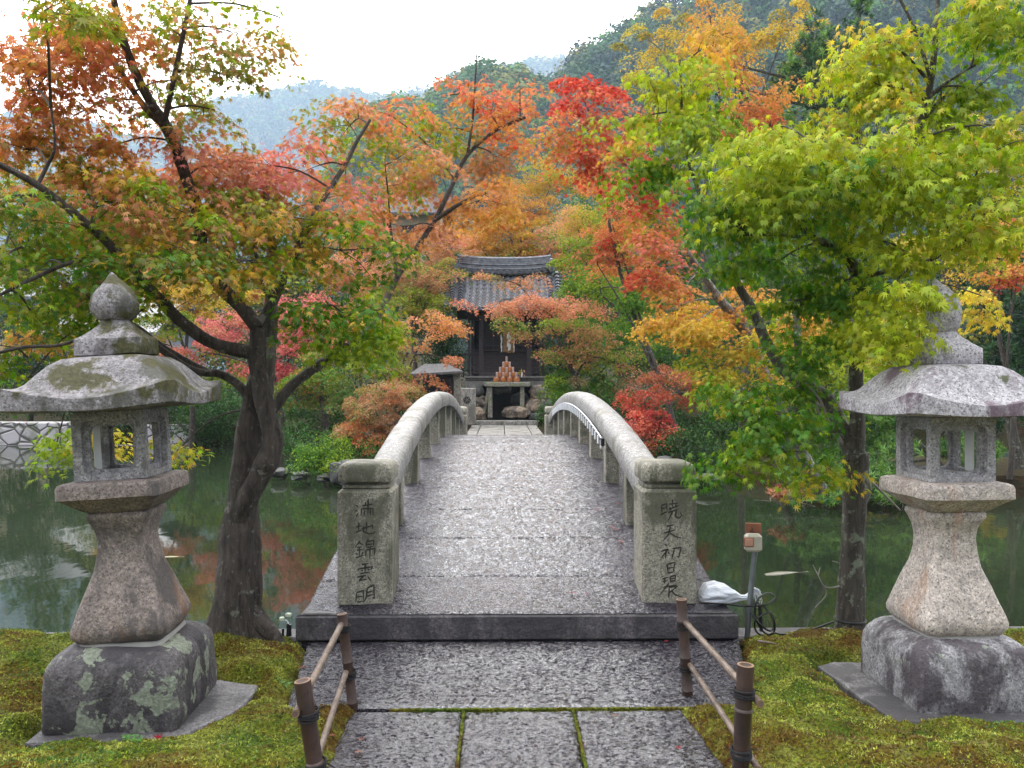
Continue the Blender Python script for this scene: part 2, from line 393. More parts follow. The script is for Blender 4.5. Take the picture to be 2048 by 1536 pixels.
def foliage_tree(kind, label, cat, base, limbs, blobs, ls, cov=1.4, sr=.3, tmpl=T7, mat=None, barkm=None, group=None, twig=.004,
                 ntw=6, up=1.0, outw=.7, rnd=.55, down=.55, thick=.12, droop=.55, trunk_sides=12, extra=None, crown='crown', mixr=.45, rough=.22):
    "limbs: (points, r0, r1) in metres. The first is the trunk."
    global NL
    t = thing(kind, label, cat, base, group)
    cen, out, col, S, B = sprays(blobs, ls, cov, sr, thick, droop, mixr)
    NL += len(cen)
    tb = MB(); skel = []
    for i, l in enumerate(limbs):
        pts, r0, r1 = l[:3]
        tb.tube(pts, [r0, r1], trunk_sides if i == 0 else max(6, trunk_sides - 4), rough=rough if r0 > .02 else .1)
        for a, b in zip(pts[:-1], pts[1:]):
            for k in range(6): skel.append(np.array(Vector(a).lerp(Vector(b), k / 6)))
        skel.append(np.array(pts[-1]))
    skel = np.array(skel)
    tb.build('trunk', barkm or M['bark_l'], t, True)
    br = MB()
    for c, sc in zip(B, S):
        a = nearest(skel, c); mid = Vector((a + c) / 2) + Vector((0, 0, .12 * np.linalg.norm(c - a)))
        L = np.linalg.norm(c - a)
        pts = [Vector(a), Vector(a).lerp(mid, .6), mid.lerp(Vector(c), .45), Vector(c)]
        br.tube(pts, [twig * 3.2, twig * 1.6], 5, cap=False)
        idx = rng.permutation(len(sc))[:ntw * 3]
        arr = np.array([np.array(mid.lerp(Vector(c), q)) for q in (0, .25, .5, .75, 1)])
        for j in idx[:ntw * 3]:
            s0 = arr[int(np.argmin(np.linalg.norm(arr - sc[j], axis=1)))]
            e = Vector(sc[j]); s_ = Vector(s0); m_ = s_.lerp(e, .5) + Vector(rng.normal(0, .06, 3)) * (e - s_).length
            br.tube([s_, m_, e], [twig * 1.5, twig * .5], 4, cap=False)
    br.build('branch', M['twig'] if barkm is None else barkm, t, True)
    size = ls * rng.uniform(.62, 1.2, len(cen))
    leaf_mesh(crown, cen, out, size, col, tmpl, mat or M['leaf'], t, up, outw, rnd, down)
    return t
def px_path(pp): return [P(x, y, Y) for x, y, Y in pp]
# ================================================================== TERRAIN
WZ = -.36
def g_noise(x, y, s, o=0): return noise.noise(Vector((x * s + o, y * s - o, o * .37)))
def sstep(a, b, x):
    t = min(1, max(0, (x - a) / (b - a))); return t * t * (3 - 2 * t)
def terrain_z(x, y):
    if y < 4.72: return -.06
    z = -1.3
    d = math.hypot((x - .3) / 5.6, (y - 24.5) / 9.6)           # the shrine island
    d += .06 * g_noise(x, y, .5)
    z = max(z, -1.3 + 1.42 * (1 - sstep(.90, 1.02, d)) + (.25 * sstep(.8, .4, d) if y > 27 else 0))
    d = math.hypot((x - 7.6) / 3.8, (y - 15.2) / 2.9)
    z = max(z, -1.3 + 1.25 * (1 - sstep(.8, 1.05, d + .08 * g_noise(x, y, .7))))
    e = y - (24.0 + 1.2 * g_noise(x, 0, .2)) if x < 0 else y - (31 - .35 * max(0, x - 5) + 2 * g_noise(x, 3, .2))
    if e > 0: z = max(z, -1.3 + 1.5 * sstep(0, .8, e) + .03 * max(0, y - 30) + .3 * g_noise(x, y, .15))
    return z
xs = list(np.arange(-70, -14, 2.0)) + list(np.arange(-14, 16, .3)) + list(np.arange(16, 72, 2.0))
ys = list(np.arange(-14, 4.3, 1.5)) + [4.5, 4.71, 4.73] + list(np.arange(5, 40, .35)) + list(np.arange(40, 130, 3.0))
mb = MB(); nx = len(xs)
mb.v = [(x, y, terrain_z(x, y)) for y in ys for x in xs]
mb.f = [(j * nx + i, j * nx + i + 1, (j + 1) * nx + i + 1, (j + 1) * nx + i) for j in range(len(ys) - 1) for i in range(nx - 1)]
def soilmat():
    m, n, b = newmat('soil'); g = G(n); co = g.co()
    c = g.mix(g.ramp(g.noise(co, 1.4, 6, .65), [(.4, 0), (.6, 1)]), (.018, .014, .008), (.022, .032, .009))
    c = g.mix(g.ramp(g.noise(co, 14, 5, .6), [(.45, 0), (.6, 1)]), c, (.04, .022, .010))
    g.L(c, b.inputs['Base Color']); b.inputs['Roughness'].default_value = .95; b.inputs['Specular IOR Level'].default_value = .08
    g.L(g.bump(g.noise(co, 12, 6), .8, .05), b.inputs['Normal']); return m
M['soil'] = soilmat()
tag(mb.build('ground', M['soil'], None, True), kind='structure')
mb = MB(); mb.add([(-3000, -400, -2.2), (3000, -400, -2.2), (3000, 3500, -2.2), (-3000, 3500, -2.2)], [(0, 1, 2, 3)])
tag(mb.build('terrain', M['soil']), kind='structure')
# water
def watermat():
    m, n, b = newmat('pond_water'); g = G(n); co = g.co('Object', (1, .5, 1))
    c = g.mix(g.ramp(g.noise(co, .35, 4), [(.35, 0), (.65, 1)]), (.012, .018, .010), (.022, .030, .015))
    g.L(c, b.inputs['Base Color']); b.inputs['Roughness'].default_value = .03; b.inputs['IOR'].default_value = 1.33
    n1 = g.bump(g.noise(co, 2.2, 3, .5), .10, .03); n2 = g.bump(g.noise(co, 16, 2, .5), .035, .006, n1)
    g.L(n2, b.inputs['Normal']); return m
M['water'] = watermat()
mb = MB(); mb.add([(-70, 4.86, WZ), (70, 4.86, WZ), (70, 46, WZ), (-70, 46, WZ)], [(0, 1, 2, 3)])
tag(mb.build('pond_water', M['water']), kind='structure')
# kerb stones along the near bank
mb = MB(); x = -9.0
while x < 9:
    L = random.uniform(.5, 1.0)
    if not (-1.22 < x + L / 2 < 1.42):
        mb.box((x + L / 2, 4.86 + random.uniform(-.012, .012), -.62 + random.uniform(-.012, .006)), (L - .012, .2, 1.2), random.uniform(-.012, .012), bev=.02)
    x += L
tag(mb.build('kerb', M['gr_abut']), kind='structure')
# ------------------------------------------------------------------ moss
PAVE = [(-.98, 3.68), (-1.10, 4.60), (1.37, 4.60), (1.24, 4.0), (1.12, 3.68)]
def d_poly(x, y, poly):
    ins = False; dm = 9
    for i in range(len(poly)):
        x1, y1 = poly[i]; x2, y2 = poly[(i + 1) % len(poly)]
        if (y1 > y) != (y2 > y) and x < (x2 - x1) * (y - y1) / (y2 - y1) + x1: ins = not ins
        t = max(0, min(1, ((x - x1) * (x2 - x1) + (y - y1) * (y2 - y1)) / ((x2 - x1) ** 2 + (y2 - y1) ** 2)))
        dm = min(dm, math.hypot(x - x1 - t * (x2 - x1), y - y1 - t * (y2 - y1)))
    return -dm if ins else dm
P2 = [(-.66, -3), (-.68, 3.70), (.80, 3.70), (.80, 3.4), (.93, 2.9), (.93, -3)]
LC, RC = (-1.68, 3.71), (2.155, 3.87)
FL = [(-1.98, 3.34), (-1.36, 3.37), (-1.19, 3.68), (-1.19, 3.98), (-1.40, 4.05), (-2.0, 3.9)]
FR = [(1.76, 4.26), (1.66, 4.2), (1.68, 3.9), (1.73, 3.51), (2.75, 3.46), (2.75, 4.2)]
AB = [(-1.17, 4.60), (-1.17, 6), (1.37, 6), (1.37, 4.60)]
def moss_z(x, y):
    d = min(d_poly(x, y, q) for q in (PAVE, P2, FL, FR, AB)) + .035 * g_noise(x, y, 7) + .02 * g_noise(x, y, 17, 4)
    h = -.035 + .075 * sstep(-.015, .10, d) + .05 * sstep(.05, .5, d)
    if d > 0:
        h += .034 * g_noise(x, y, 4.5) + .024 * abs(g_noise(x, y, 11, 2))
        h += .006 * g_noise(x, y, 45, 5)
    h -= .07 * sstep(4.45, 4.76, y)
    return h
def mossmat():
    m, n, b = newmat('moss'); g = G(n); co = g.co()
    n1 = g.noise(co, 1.9, 6, .62, .3); n2 = g.noise(co, 7, 6, .65); n3 = g.noise(co, 70, 4, .7)
    c = g.ramp(n1, [(.36, (.10, .045, .010)), (.45, (.14, .09, .012)), (.52, (.15, .165, .014)), (.62, (.07, .12, .012))])
    c = g.mix(g.ramp(n2, [(.48, 0), (.66, 1)]), c, (.22, .24, .045))
    c = g.mix(g.ramp(n2, [(.30, 1), (.42, 0)]), c, (.07, .05, .012))
    c = g.mix(g.ramp(n3, [(.36, 1), (.6, 0)]), c, g.mix(.85, c, (.008, .009, .003)))
    g.L(c, b.inputs['Base Color']); b.inputs['Roughness'].default_value = .95; b.inputs['Specular IOR Level'].default_value = .1
    h = g.math('ADD', n3, g.math('MULTIPLY', g.vor(co, 60), .6))
    g.L(g.bump(h, 1, .02, g.bump(n2, .6, .03)), b.inputs['Normal']); return m
M['moss'] = mossmat()
xs = np.concatenate([np.arange(-5, -2.6, .06), np.arange(-2.6, 3.0, .014), np.arange(3.0, 5.5, .06)])
ys = np.concatenate([np.arange(-2, 2.6, .3), np.arange(2.6, 4.775, .014)])
nx = len(xs); H = [[moss_z(x, y) for x in xs] for y in ys]
mb = MB(); mb.v = [(x, y, H[j][i]) for j, y in enumerate(ys) for i, x in enumerate(xs)]
mb.f = [(j * nx + i, j * nx + i + 1, (j + 1) * nx + i + 1, (j + 1) * nx + i) for j in range(len(ys) - 1) for i in range(nx - 1)
        if max(H[j][i], H[j + 1][i + 1], H[j + 1][i], H[j][i + 1]) > -.033]
mo = mb.build('moss', M['moss'], None, True)
tag(mo, 'yellow green and brown moss carpet around the paving and lanterns', 'moss', kind='stuff')
# moss tufts: short upright shoots
N = 150000
X = rng.uniform(-3.1, 3.3, N * 2); Yv = 2.75 + rng.random(N * 2) * 2.0
Z = np.array([moss_z(a, b) for a, b in zip(X[:N], Yv[:N])]); X = X[:N]; Yv = Yv[:N]
k = Z > .0; X, Yv, Z = X[k], Yv[k], Z[k]; N = len(X)
fld = np.array([noise.noise(Vector((a * 2.1, b * 2.1, 0))) for a, b in zip(X, Yv)]) + rng.normal(0, .15, N)
f2 = np.array([noise.noise(Vector((a * 7, b * 7, 5))) for a, b in zip(X, Yv)])
pc = np.array([(.15, .085, .012), (.20, .16, .015), (.23, .29, .018), (.09, .18, .014)])
ci = np.clip(((fld + .38) * 4.6).astype(int), 0, 3)
col = pc[ci] * rng.uniform(.3, 1.75, (N, 1)); col[f2 > .18] = np.array((.42, .45, .06)) * rng.uniform(.6, 1.15, (int((f2 > .18).sum()), 1))
TF = (np.array([(-.2, 0, 0), (.2, 0, 0), (0, 1, .1), (0, 0, -.2), (0, 0, .2), (.1, .9, 0)], float), np.array([(0, 1, 2), (3, 4, 5)], int))
out = unit(np.stack([rng.normal(0, .5, N), rng.normal(0, .5, N), np.full(N, 1.0)], 1))
tag(leaf_mesh('moss_tuft', np.stack([X, Yv, Z - .002], 1), out, rng.uniform(.006, .016, N), col, TF, M['needle'], None, 0, 0, 1, 0),
    'short feathery moss shoots covering the mossy ground', 'moss', kind='stuff')
# small clover sprigs at the bottom left
def sprig(cx, cy_, n, label):
    A, O = [], []
    for i in range(n):
        a = random.uniform(0, 6.28); r_ = random.uniform(0, .045); x, y = cx + r_ * math.cos(a), cy_ + r_ * math.sin(a); z = moss_z(x, y) + random.uniform(.012, .03)
        for k in range(3):
            b = a + k * 2.09; A.append((x + .004 * math.cos(b), y + .004 * math.sin(b), z)); O.append((math.cos(b), math.sin(b), 0))
    A, O = np.array(A), np.array(O); t = thing('clover_plant', label, 'plant', (cx, cy_, moss_z(cx, cy_)))
    leaf_mesh('foliage', A, O, np.full(len(A), .014), np.array([(.10, .26, .05)]) * rng.uniform(.7, 1.3, (len(A), 1)), TO, M['leaf'], t, 2, 0, .2, 0)
    s = MB()
    for i in range(0, len(A), 3): s.tube([(A[i][0], A[i][1], A[i][2]), (cx + (A[i][0] - cx) * .4, cy_ + (A[i][1] - cy_) * .4, moss_z(cx, cy_))], .0012, 4, False)
    s.build('stem', M['needle_stem'], t)
M['needle_stem'] = plain('green_stem', (.08, .16, .04))
q = P(275, 1512, 3.2); sprig(q.x, 3.2, 9, 'small clover sprig in the moss in front of the left lantern')
q = P(255, 1495, 3.3); sprig(q.x, 3.3, 5, 'tiny clover sprig in the moss just behind the larger one')
q = P(565, 1375, 3.93); sprig(q.x, 3.93, 6, 'green sprig of weed at the mossy edge left of the big paving slab')
# ------------------------------------------------------------------ paving slabs
def slab(name, poly, z0, z1, mat, label, cat, group, jit=.01, bev=.012, kind=None, step=.09):
    cx = sum(p[0] for p in poly) / len(poly); cyy = sum(p[1] for p in poly) / len(poly)
    ring = []
    for i in range(len(poly)):
        a, b = Vector((*poly[i], 0)), Vector((*poly[(i + 1) % len(poly)], 0)); n = max(1, int((b - a).length / step))
        for k in range(n):
            p = a.lerp(b, k / n); j = jit * g_noise(p.x, p.y, 9, z1 + 1.3)
            d = Vector((p.x - cx, p.y - cyy, 0)).normalized(); p = p + d * j; ring.append(p)
    m = MB(); L = []
    for z, e in ((z0, 0), (z1 - bev, 0), (z1 - bev * .3, bev * .4), (z1, bev * 1.3)):
        L.append([(p.x - (p.x - cx) / max(.01, math.hypot(p.x - cx, p.y - cyy)) * e, p.y - (p.y - cyy) / max(.01, math.hypot(p.x - cx, p.y - cyy)) * e, z + (.003 * g_noise(p.x, p.y, 6) if z == z1 else 0)) for p in ring])
    m.rings(L)
    o = m.build(name, mat, None); return tag(o, label, cat, group, kind)
def rough_slab(q, z0, label, group, mat=None, st=.0115):
    (ax, ay), (bx, by), (cx, cy__), (dx, dy) = q
    nu = int(max(math.hypot(bx - ax, by - ay), math.hypot(cx - dx, cy__ - dy)) / st); nv = int(math.hypot(dx - ax, dy - ay) / st); m = MB(); V = []
    for j in range(-1, nv + 2):
        for i in range(-1, nu + 2):
            u_ = min(1, max(0, i / nu)); v_ = min(1, max(0, j / nv))
            x = (ax * (1 - u_) + bx * u_) * (1 - v_) + (dx * (1 - u_) + cx * u_) * v_; y = (ay * (1 - u_) + by * u_) * (1 - v_) + (dy * (1 - u_) + cy__ * u_) * v_
            e = min(i, nu - i, j, nv - j)
            if e <= 1: x += .008 * g_noise(x, y, 12, 2); y += .008 * g_noise(x, y, 12, 6)
            z = z0 - .12 if e < 0 else z0 + hewn(x, y) - (.012 if e == 0 else .004 if e == 1 else 0) + .004 * g_noise(x, y, 4)
            V.append((x, y, z))
    w__ = nu + 3; m.add(V, [(j * w__ + i, j * w__ + i + 1, (j + 1) * w__ + i + 1, (j + 1) * w__ + i) for j in range(nv + 2) for i in range(nu + 2)])
    return tag(m.build('paving_slab', mat or M['pave'], None, True), label, 'slab', group)
def hewn(x, y):
    "height of the tool-dressed stone surface"
    v = noise.noise(Vector((x * 24, y * 30, 3))) + .6 * noise.noise(Vector((x * 52, y * 60, 7)))
    return .0022 * (abs(v) ** .8 * (1 if v > 0 else -1))
rough_slab([(-.98, 3.675), (1.16, 3.675), (1.37, 4.60), (-1.10, 4.60)], .012, 'largest wet dark granite slab lying across the path below the bridge step', 'wet granite slabs of the near path')
for xa, xb, lb in ((-.68, -.175, 'wet granite slab at the left of the row nearest the viewer'),
               (-.165, .325, 'wet granite slab in the middle of the row nearest the viewer'),
               (.337, .90, 'wet granite slab at the right of the row nearest the viewer')):
    rough_slab([(xa, 1.4), (xb + (.10 if xb > .5 else 0), 1.4), (xb - (.07 if xb > .5 else 0), 3.655), (xa, 3.655)], .002, lb, 'wet granite slabs of the near path')
jm = MB()
for jx, w_ in ((-.170, .012), (.331, .013)):
    for k in range(150):
        y = 1.4 + k * .0152; wd = w_ * (1 + .5 * g_noise(jx, y, 20)); jm.box((jx + .003 * g_noise(y, jx, 8), y, -.02 + .004 * g_noise(y, 3, 30)), (wd, .0165, .05), bev=.003)
for k in range(110):
    x = -.5 + k * .0155
    if g_noise(x, 1, 2.3) > -.1: jm.box((x, 3.664, -.018 + .005 * g_noise(x, 3, 30)), (.017, .016, .05), bev=.003)
tag(jm.build('moss', M['moss'], None, True), 'thin line of moss growing in the joints of the paving slabs', 'moss', kind='stuff')
slab('base_flagstone', FL, -.12, .004, M['gr_flag'], 'dark flagstone showing around the foot of the left lantern', 'slab', None, .03)
slab('base_flagstone', FR, -.12, .004, M['gr_flag'], 'pale grey flagstone showing around the foot of the right lantern', 'slab', None, .02)
# ================================================================== BRIDGE
BX = .098; Y0, Y1 = 4.65, 15.75; YC = (Y0 + Y1) / 2
def deck_z(y): return .16 + .60 * (1 - ((y - YC) / (YC - Y0)) ** 2) if Y0 < y < Y1 else .16
def hewn(x, y):
    "height of the tool-dressed stone surface"
    v = noise.noise(Vector((x * 24, y * 30, 3))) + .6 * noise.noise(Vector((x * 52, y * 60, 7)))
    return .0042 * (abs(v) ** .8 * (1 if v > 0 else -1))
bridge = thing('stone_bridge', 'arched grey granite footbridge with curved railings and inscribed end posts', 'bridge', (BX, Y0, 0))
# deck stones, one part each
seams = [4.65, 5.12]
ysd = 5.12
while ysd < Y1 - .3: ysd += .64; seams.append(min(ysd, Y1))
seams[-1] = Y1
for i in range(len(seams) - 1):
    a, b = seams[i] + (.003 if i else 0), seams[i + 1] - .003
    m = MB(); fine_ = a < 9.5; nxx = 200 if fine_ else 110; nyy = max(6, int((b - a) / (.0125 if fine_ else .022)))
    top = []
    for j in range(nyy + 1):
        y = a + (b - a) * j / nyy; row = []
        for k in range(nxx + 1):
            x = -1.25 + 2.5 * k / nxx
            z = deck_z(y) + .003 * g_noise(x, y, 9) - (.010 if j in (0, nyy) else 0) - (.01 if k in (0, nxx) else 0) - (.03 * sstep(.8, 1.25, abs(x)))
            z += hewn(x, y) * (1 if i else .35)
            row.append((BX + x, y, z))
        top.append(row)
    thick = .30 if i else .40
    rows = [[(p[0], p[1], p[2] - thick) for p in top[0]]] + top + [[(p[0], p[1], p[2] - thick) for p in top[-1]]]
    vsn = [p for r_ in rows for p in r_]; n1 = nxx + 1
    fs = [(j * n1 + k, j * n1 + k + 1, (j + 1) * n1 + k + 1, (j + 1) * n1 + k) for j in range(len(rows) - 1) for k in range(nxx)]
    m.add(vsn, fs)
    for side in (0, nxx):
        lp = [top[j][side] for j in range(nyy + 1)]; lo = [(p[0], p[1], p[2] - thick) for p in lp]
        m.add(lp + lo, [(j, j + 1, nyy + 2 + j, nyy + 1 + j) for j in range(nyy)])
    m.add([rows[0][0], rows[0][-1], rows[-1][-1], rows[-1][0]], [(0, 1, 2, 3)])
    m.build('deck_stone', M['deck'] if i else M['gr_step'] if 'gr_step' in M else M['deck'], bridge, True)
m = MB(); m.box((BX, 4.80, -.35), (2.54, .27, 1.0), bev=.015); m.build('abutment', M['gr_abut'], bridge)
m = MB(); m.box((BX, 4.665 - .02, .075), (2.56, .03, .15), bev=.012); m.build('step_face', M['gr_abut'], bridge)
m = MB(); m.box((BX, 15.75, -.5), (2.5, .4, 1.2), bev=.015); m.build('abutment', M['gr_abut'], bridge)
# arch ribs below the deck and piers
m = MB()
for s in (-1, 1):
    rs = []
    for k in range(25):
        y = Y0 + (Y1 - Y0) * k / 24; zt = deck_z(y) - .31; hh = .32
        rs.append([(BX + s * 1.02 - .12, y, zt - hh), (BX + s * 1.02 + .12, y, zt - hh), (BX + s * 1.02 + .12, y, zt), (BX + s * 1.02 - .12, y, zt)])
    m.rings(rs)
m.build('arch_beam', M['gr_abut'], bridge)
for yy in (8.3, 12.1):
    for s in (-1, 1):
        m = MB(); m.box((BX + s * .95, yy, (deck_z(yy) - .62 - 1.3) / 2), (.26, .26, deck_z(yy) - .62 + 1.3), bev=.02); m.build('pier', M['gr_abut'], bridge)
# posts
def stone_post(x, y, z, h, front=True):
    m = MB(); bw = .325; zt = z + h * .81
    sub = MB()
    sub.box((x, y + bw / 2, (z + zt) / 2), (bw, bw, zt - z), bev=.018)
    sub.box((x, y + bw / 2, zt + .013), (bw * .86, bw * .86, .03), bev=.01)
    sub.box((x, y + bw / 2, zt + .035), (bw * .74, bw * .74, .03), bev=.008)
    p = sub.build('post', M['gr_post'], bridge)
    cap = MB()
    n = 40; rs = []
    for zz, hh_ in ((.045, .13), (.047, .159), (.06, .163), (.118, .162), (.138, .154), (.150, .140), (.156, .11)):
        rs.append(sqring(x, y + bw / 2, zt + zz, hh_ , 13, n))
    cap.rings(rs); cp = cap.build('post_cap', M['gr_post'], p, True)
    return p
def sqring(cx, cy_, z, h, n=10, cnt=48, lift=0, rot=0, hy=None):
    r_ = []
    hy = hy or h
    for k in range(cnt):
        u = (k + .5) / cnt * 4; s_, f = int(u) % 4, (u - int(u)) * 2 - 1
        x, y = [(f, -1), (1, f), (-f, 1), (-1, -f)][s_]
        q_ = (abs(x) ** n + abs(y) ** n) ** (-1 / n); x *= q_; y *= q_
        cn = (abs(x * y)) ** 1.6
        X, Y_ = x * h, y * hy
        if rot: X, Y_ = X * math.cos(rot) - Y_ * math.sin(rot), X * math.sin(rot) + Y_ * math.cos(rot)
        r_.append((cx + X, cy_ + Y_, z + lift * cn))
    return r_
posts = []
for s in (-1, 1): posts.append(stone_post(BX + s * .905, 4.76, .16, .86))
for s in (-1, 1): stone_post(BX + s * .905, 15.2, .16, .86)
# inscriptions, raised strokes traced by hand, the cuts' shade and lichen put into the colour
KL = """235,500 255,515|228,545 250,555|235,605 258,565|290,505 392,488|345,440 342,600|322,470 320,505|285,530 280,600|285,530 388,530 390,595|315,545 308,592|365,540 365,590
235,695 288,686|262,655 258,738|230,745 292,722|285,715 388,680 380,716|330,652 330,738|305,690 300,735 350,757 400,750 410,728
275,818 225,880|262,835 304,862|245,882 292,875|240,906 298,900|268,880 264,962|235,930 250,950|298,922 286,950|232,975 308,950|348,803 330,830|330,830 328,880|330,830 396,815 391,870|332,856 388,848|330,881 390,872|325,905 322,962|325,905 407,890 402,948|362,875 360,992
288,1036 352,1025|262,1072 250,1097|260,1074 387,1055 368,1082|318,1035 315,1108|283,1085 300,1094|340,1075 357,1087|272,1118 362,1102|245,1150 330,1132|310,1132 260,1182 342,1166|340,1142 372,1188
240,1290 234,1382|240,1290 302,1270 300,1372|240,1330 298,1320|245,1374 300,1366|336,1250 330,1330 300,1382|335,1250 396,1218 400,1345 384,1332|335,1290 395,1270|335,1322 395,1305"""
KR = """285,500 290,572|285,500 330,485 335,548|288,530 330,520|275,585 340,556|385,446 380,522|355,490 438,478|350,537 446,500|360,515 366,545|412,492 418,520|345,566 442,532|385,558 342,642|420,540 410,600 440,617 468,592 455,564
330,690 402,674|308,752 415,720|365,690 350,760 302,818|360,750 410,782 468,797
315,848 336,872|280,918 348,893 280,978|325,912 322,986|345,922 357,942|385,892 462,880 440,972 420,958|402,900 376,984
335,1033 345,1112|335,1035 407,1014 391,1105|340,1070 396,1060|345,1112 392,1104
290,1168 345,1148|295,1190 340,1180|318,1150 310,1212|362,1147 368,1198|362,1147 412,1130 406,1192|370,1166 405,1158|370,1187 405,1180|300,1240 430,1218|352,1205 268,1312|352,1240 432,1228 345,1300|355,1242 350,1342|370,1268 412,1310 478,1332"""
def strokes(spec, ox, parent):
    m = MB(); yf = 4.76 - .0015
    for st in spec.replace('\n', '|').split('|'):
        pp = [tuple(map(float, q_.split(','))) for q_ in st.split()]
        pts = [P(ox + a / 4.519, 900 + b / 4.519, yf) for a, b in pp]
        # densify
        d = []
        for a, b in zip(pts[:-1], pts[1:]):
            for k in range(5): d.append(a.lerp(b, k / 5))
        d.append(pts[-1]); n = len(d); up_, lo = [], []
        for i, p in enumerate(d):
            t = (d[min(i + 1, n - 1)] - d[max(i - 1, 0)]).normalized(); nn = Vector((-t.z, 0, t.x))
            f = i / (n - 1); wd = .0047 * (1.15 - .55 * f) * (.5 if i == 0 else 1) * (.35 if i == n - 1 else 1) * (1 + .25 * g_noise(p.x, p.z, 60))
            up_.append(p + nn * wd); lo.append(p - nn * wd)
        fr = [Vector((v.x, yf + .003, v.z)) for v in up_ + lo]
        m.add(up_ + lo, [(i, i + 1, n + i + 1, n + i) for i in range(n - 1)])
        m.add(up_ + fr[:n], [(i, i + 1, n + i + 1, n + i) for i in range(n - 1)])
        m.add(lo + fr[n:], [(i, i + 1, n + i + 1, n + i) for i in range(n - 1)])
    m.build('inscription', M['ink_shade'], parent)
M['ink_shade'] = plain('stroke_shade_ink', (.038, .036, .028), .95, var=.4)  # dark tone carries the shade and lichen of the engraved strokes
strokes(KL, 660, posts[0]); strokes(KR, 1260, posts[1])
# rails and balusters
def rail_zb(y): return deck_z(y) + .42
for s in (-1, 1):
    xr = BX + s * .905
    ya, yb = 5.075, 15.21; cuts = [ya, 7.0, 8.9, 10.9, 13.0, yb]
    for a, b in zip(cuts[:-1], cuts[1:]):
        m = MB(); rs = []
        nn = 14; a2 = a + (.004 if a > ya else 0); b2 = b - (.004 if b < yb else 0)
        for k in range(nn + 1):
            y = a2 + (b2 - a2) * k / nn; z = rail_zb(y)
            prof = [(-.105, 0), (.105, 0), (.125, .03), (.125, .13), (.112, .165), (.075, .19), (0, .198), (-.075, .19), (-.112, .165), (-.125, .13), (-.125, .03)]
            e = .004 if k in (0, nn) else 0
            rs.append([(xr + px_ * (1 - e * 6) + .003 * g_noise(y, pz * 9, 3), y, z + pz * (1 - e * 4) + .002 * g_noise(y, px_ * 9, 4)) for px_, pz in [(u1 * .86, u2 * .94) for u1, u2 in prof]])
        m.rings(rs); m.build('handrail', M['gr_rail'], bridge, True)
    y = 6.02
    while y < 15:
        m = MB(); zz = deck_z(y) - .03
        m.box((xr, y + .07, zz + .235), (.125, .15, .47), bev=.008); m.build('baluster', M['gr_post'], bridge)
        y += 1.19
# light string hanging under the right rail
st = thing('light_string', 'string of short white lights hung along the inside of the right bridge railing', 'light string', (BX + .78, 7.2, .9))
cb = MB(); cb.tube([(BX + .772, y, rail_zb(y) + .03) for y in np.linspace(6.9, 13.6, 24)], .008, 5, False); cb.build('cable', plain('white_cable', (.6, .62, .66), .5), st)
wlt = plain('white_light_tube', (.78, .8, .84), .35)
for y in np.arange(6.95, 13.5, .21):
    cb = MB(); cb.box((BX + .768, y, rail_zb(y) - .022), (.012, .05, .075), bev=.003); cb.build('light_tube', wlt, st)
cb = MB(); cb.box((BX + .768, 6.85, rail_zb(6.85) + .02), (.03, .07, .07), bev=.006); cb.build('plug_box', plain('black_rubber', (.012, .012, .014), .5), st)
# ================================================================== LANTERNS
def panel_hole(m, cx, cy_, cz, w_, h_, t, hw, hh, rr, rz, zoff=0):
    inner = []; n = 40
    for k in range(n):
        a = 2 * math.pi * (k + .5) / n; c_, s_ = math.cos(a), math.sin(a); e = 8.0
        q_ = (abs(c_) ** e + abs(s_) ** e) ** (-1 / e); inner.append((c_ * q_ * hw, s_ * q_ * hh + zoff))
    outer = []
    for (x, z) in inner:
        zz = z - zoff; k = min((w_ / 2) / max(abs(x), 1e-6), (h_ / 2) / max(abs(zz), 1e-6)); outer.append((x * k, zz * k))
    # snap corners
    for sx in (-1, 1):
        for sz in (-1, 1):
            j = min(range(n), key=lambda i: math.hypot(outer[i][0] - sx * w_ / 2, outer[i][1] - sz * h_ / 2)); outer[j] = (sx * w_ / 2, sz * h_ / 2)
    ca, sa = math.cos(rz), math.sin(rz)
    def W(x, y, z): return (cx + x * ca - y * sa, cy_ + x * sa + y * ca, cz + z)
    vs_ = [W(x, -t / 2, z) for x, z in outer] + [W(x, -t / 2, z) for x, z in inner] + [W(x, t / 2, z) for x, z in inner] + [W(x, t / 2, z) for x, z in outer]
    fs = []
    for L in range(3):
        for i in range(n): j = (i + 1) % n; fs.append((L * n + i, L * n + j, (L + 1) * n + j, (L + 1) * n + i))
    for i in range(n): j = (i + 1) % n; fs.append((3 * n + i, 3 * n + j, j, i))
    m.add(vs_, fs)
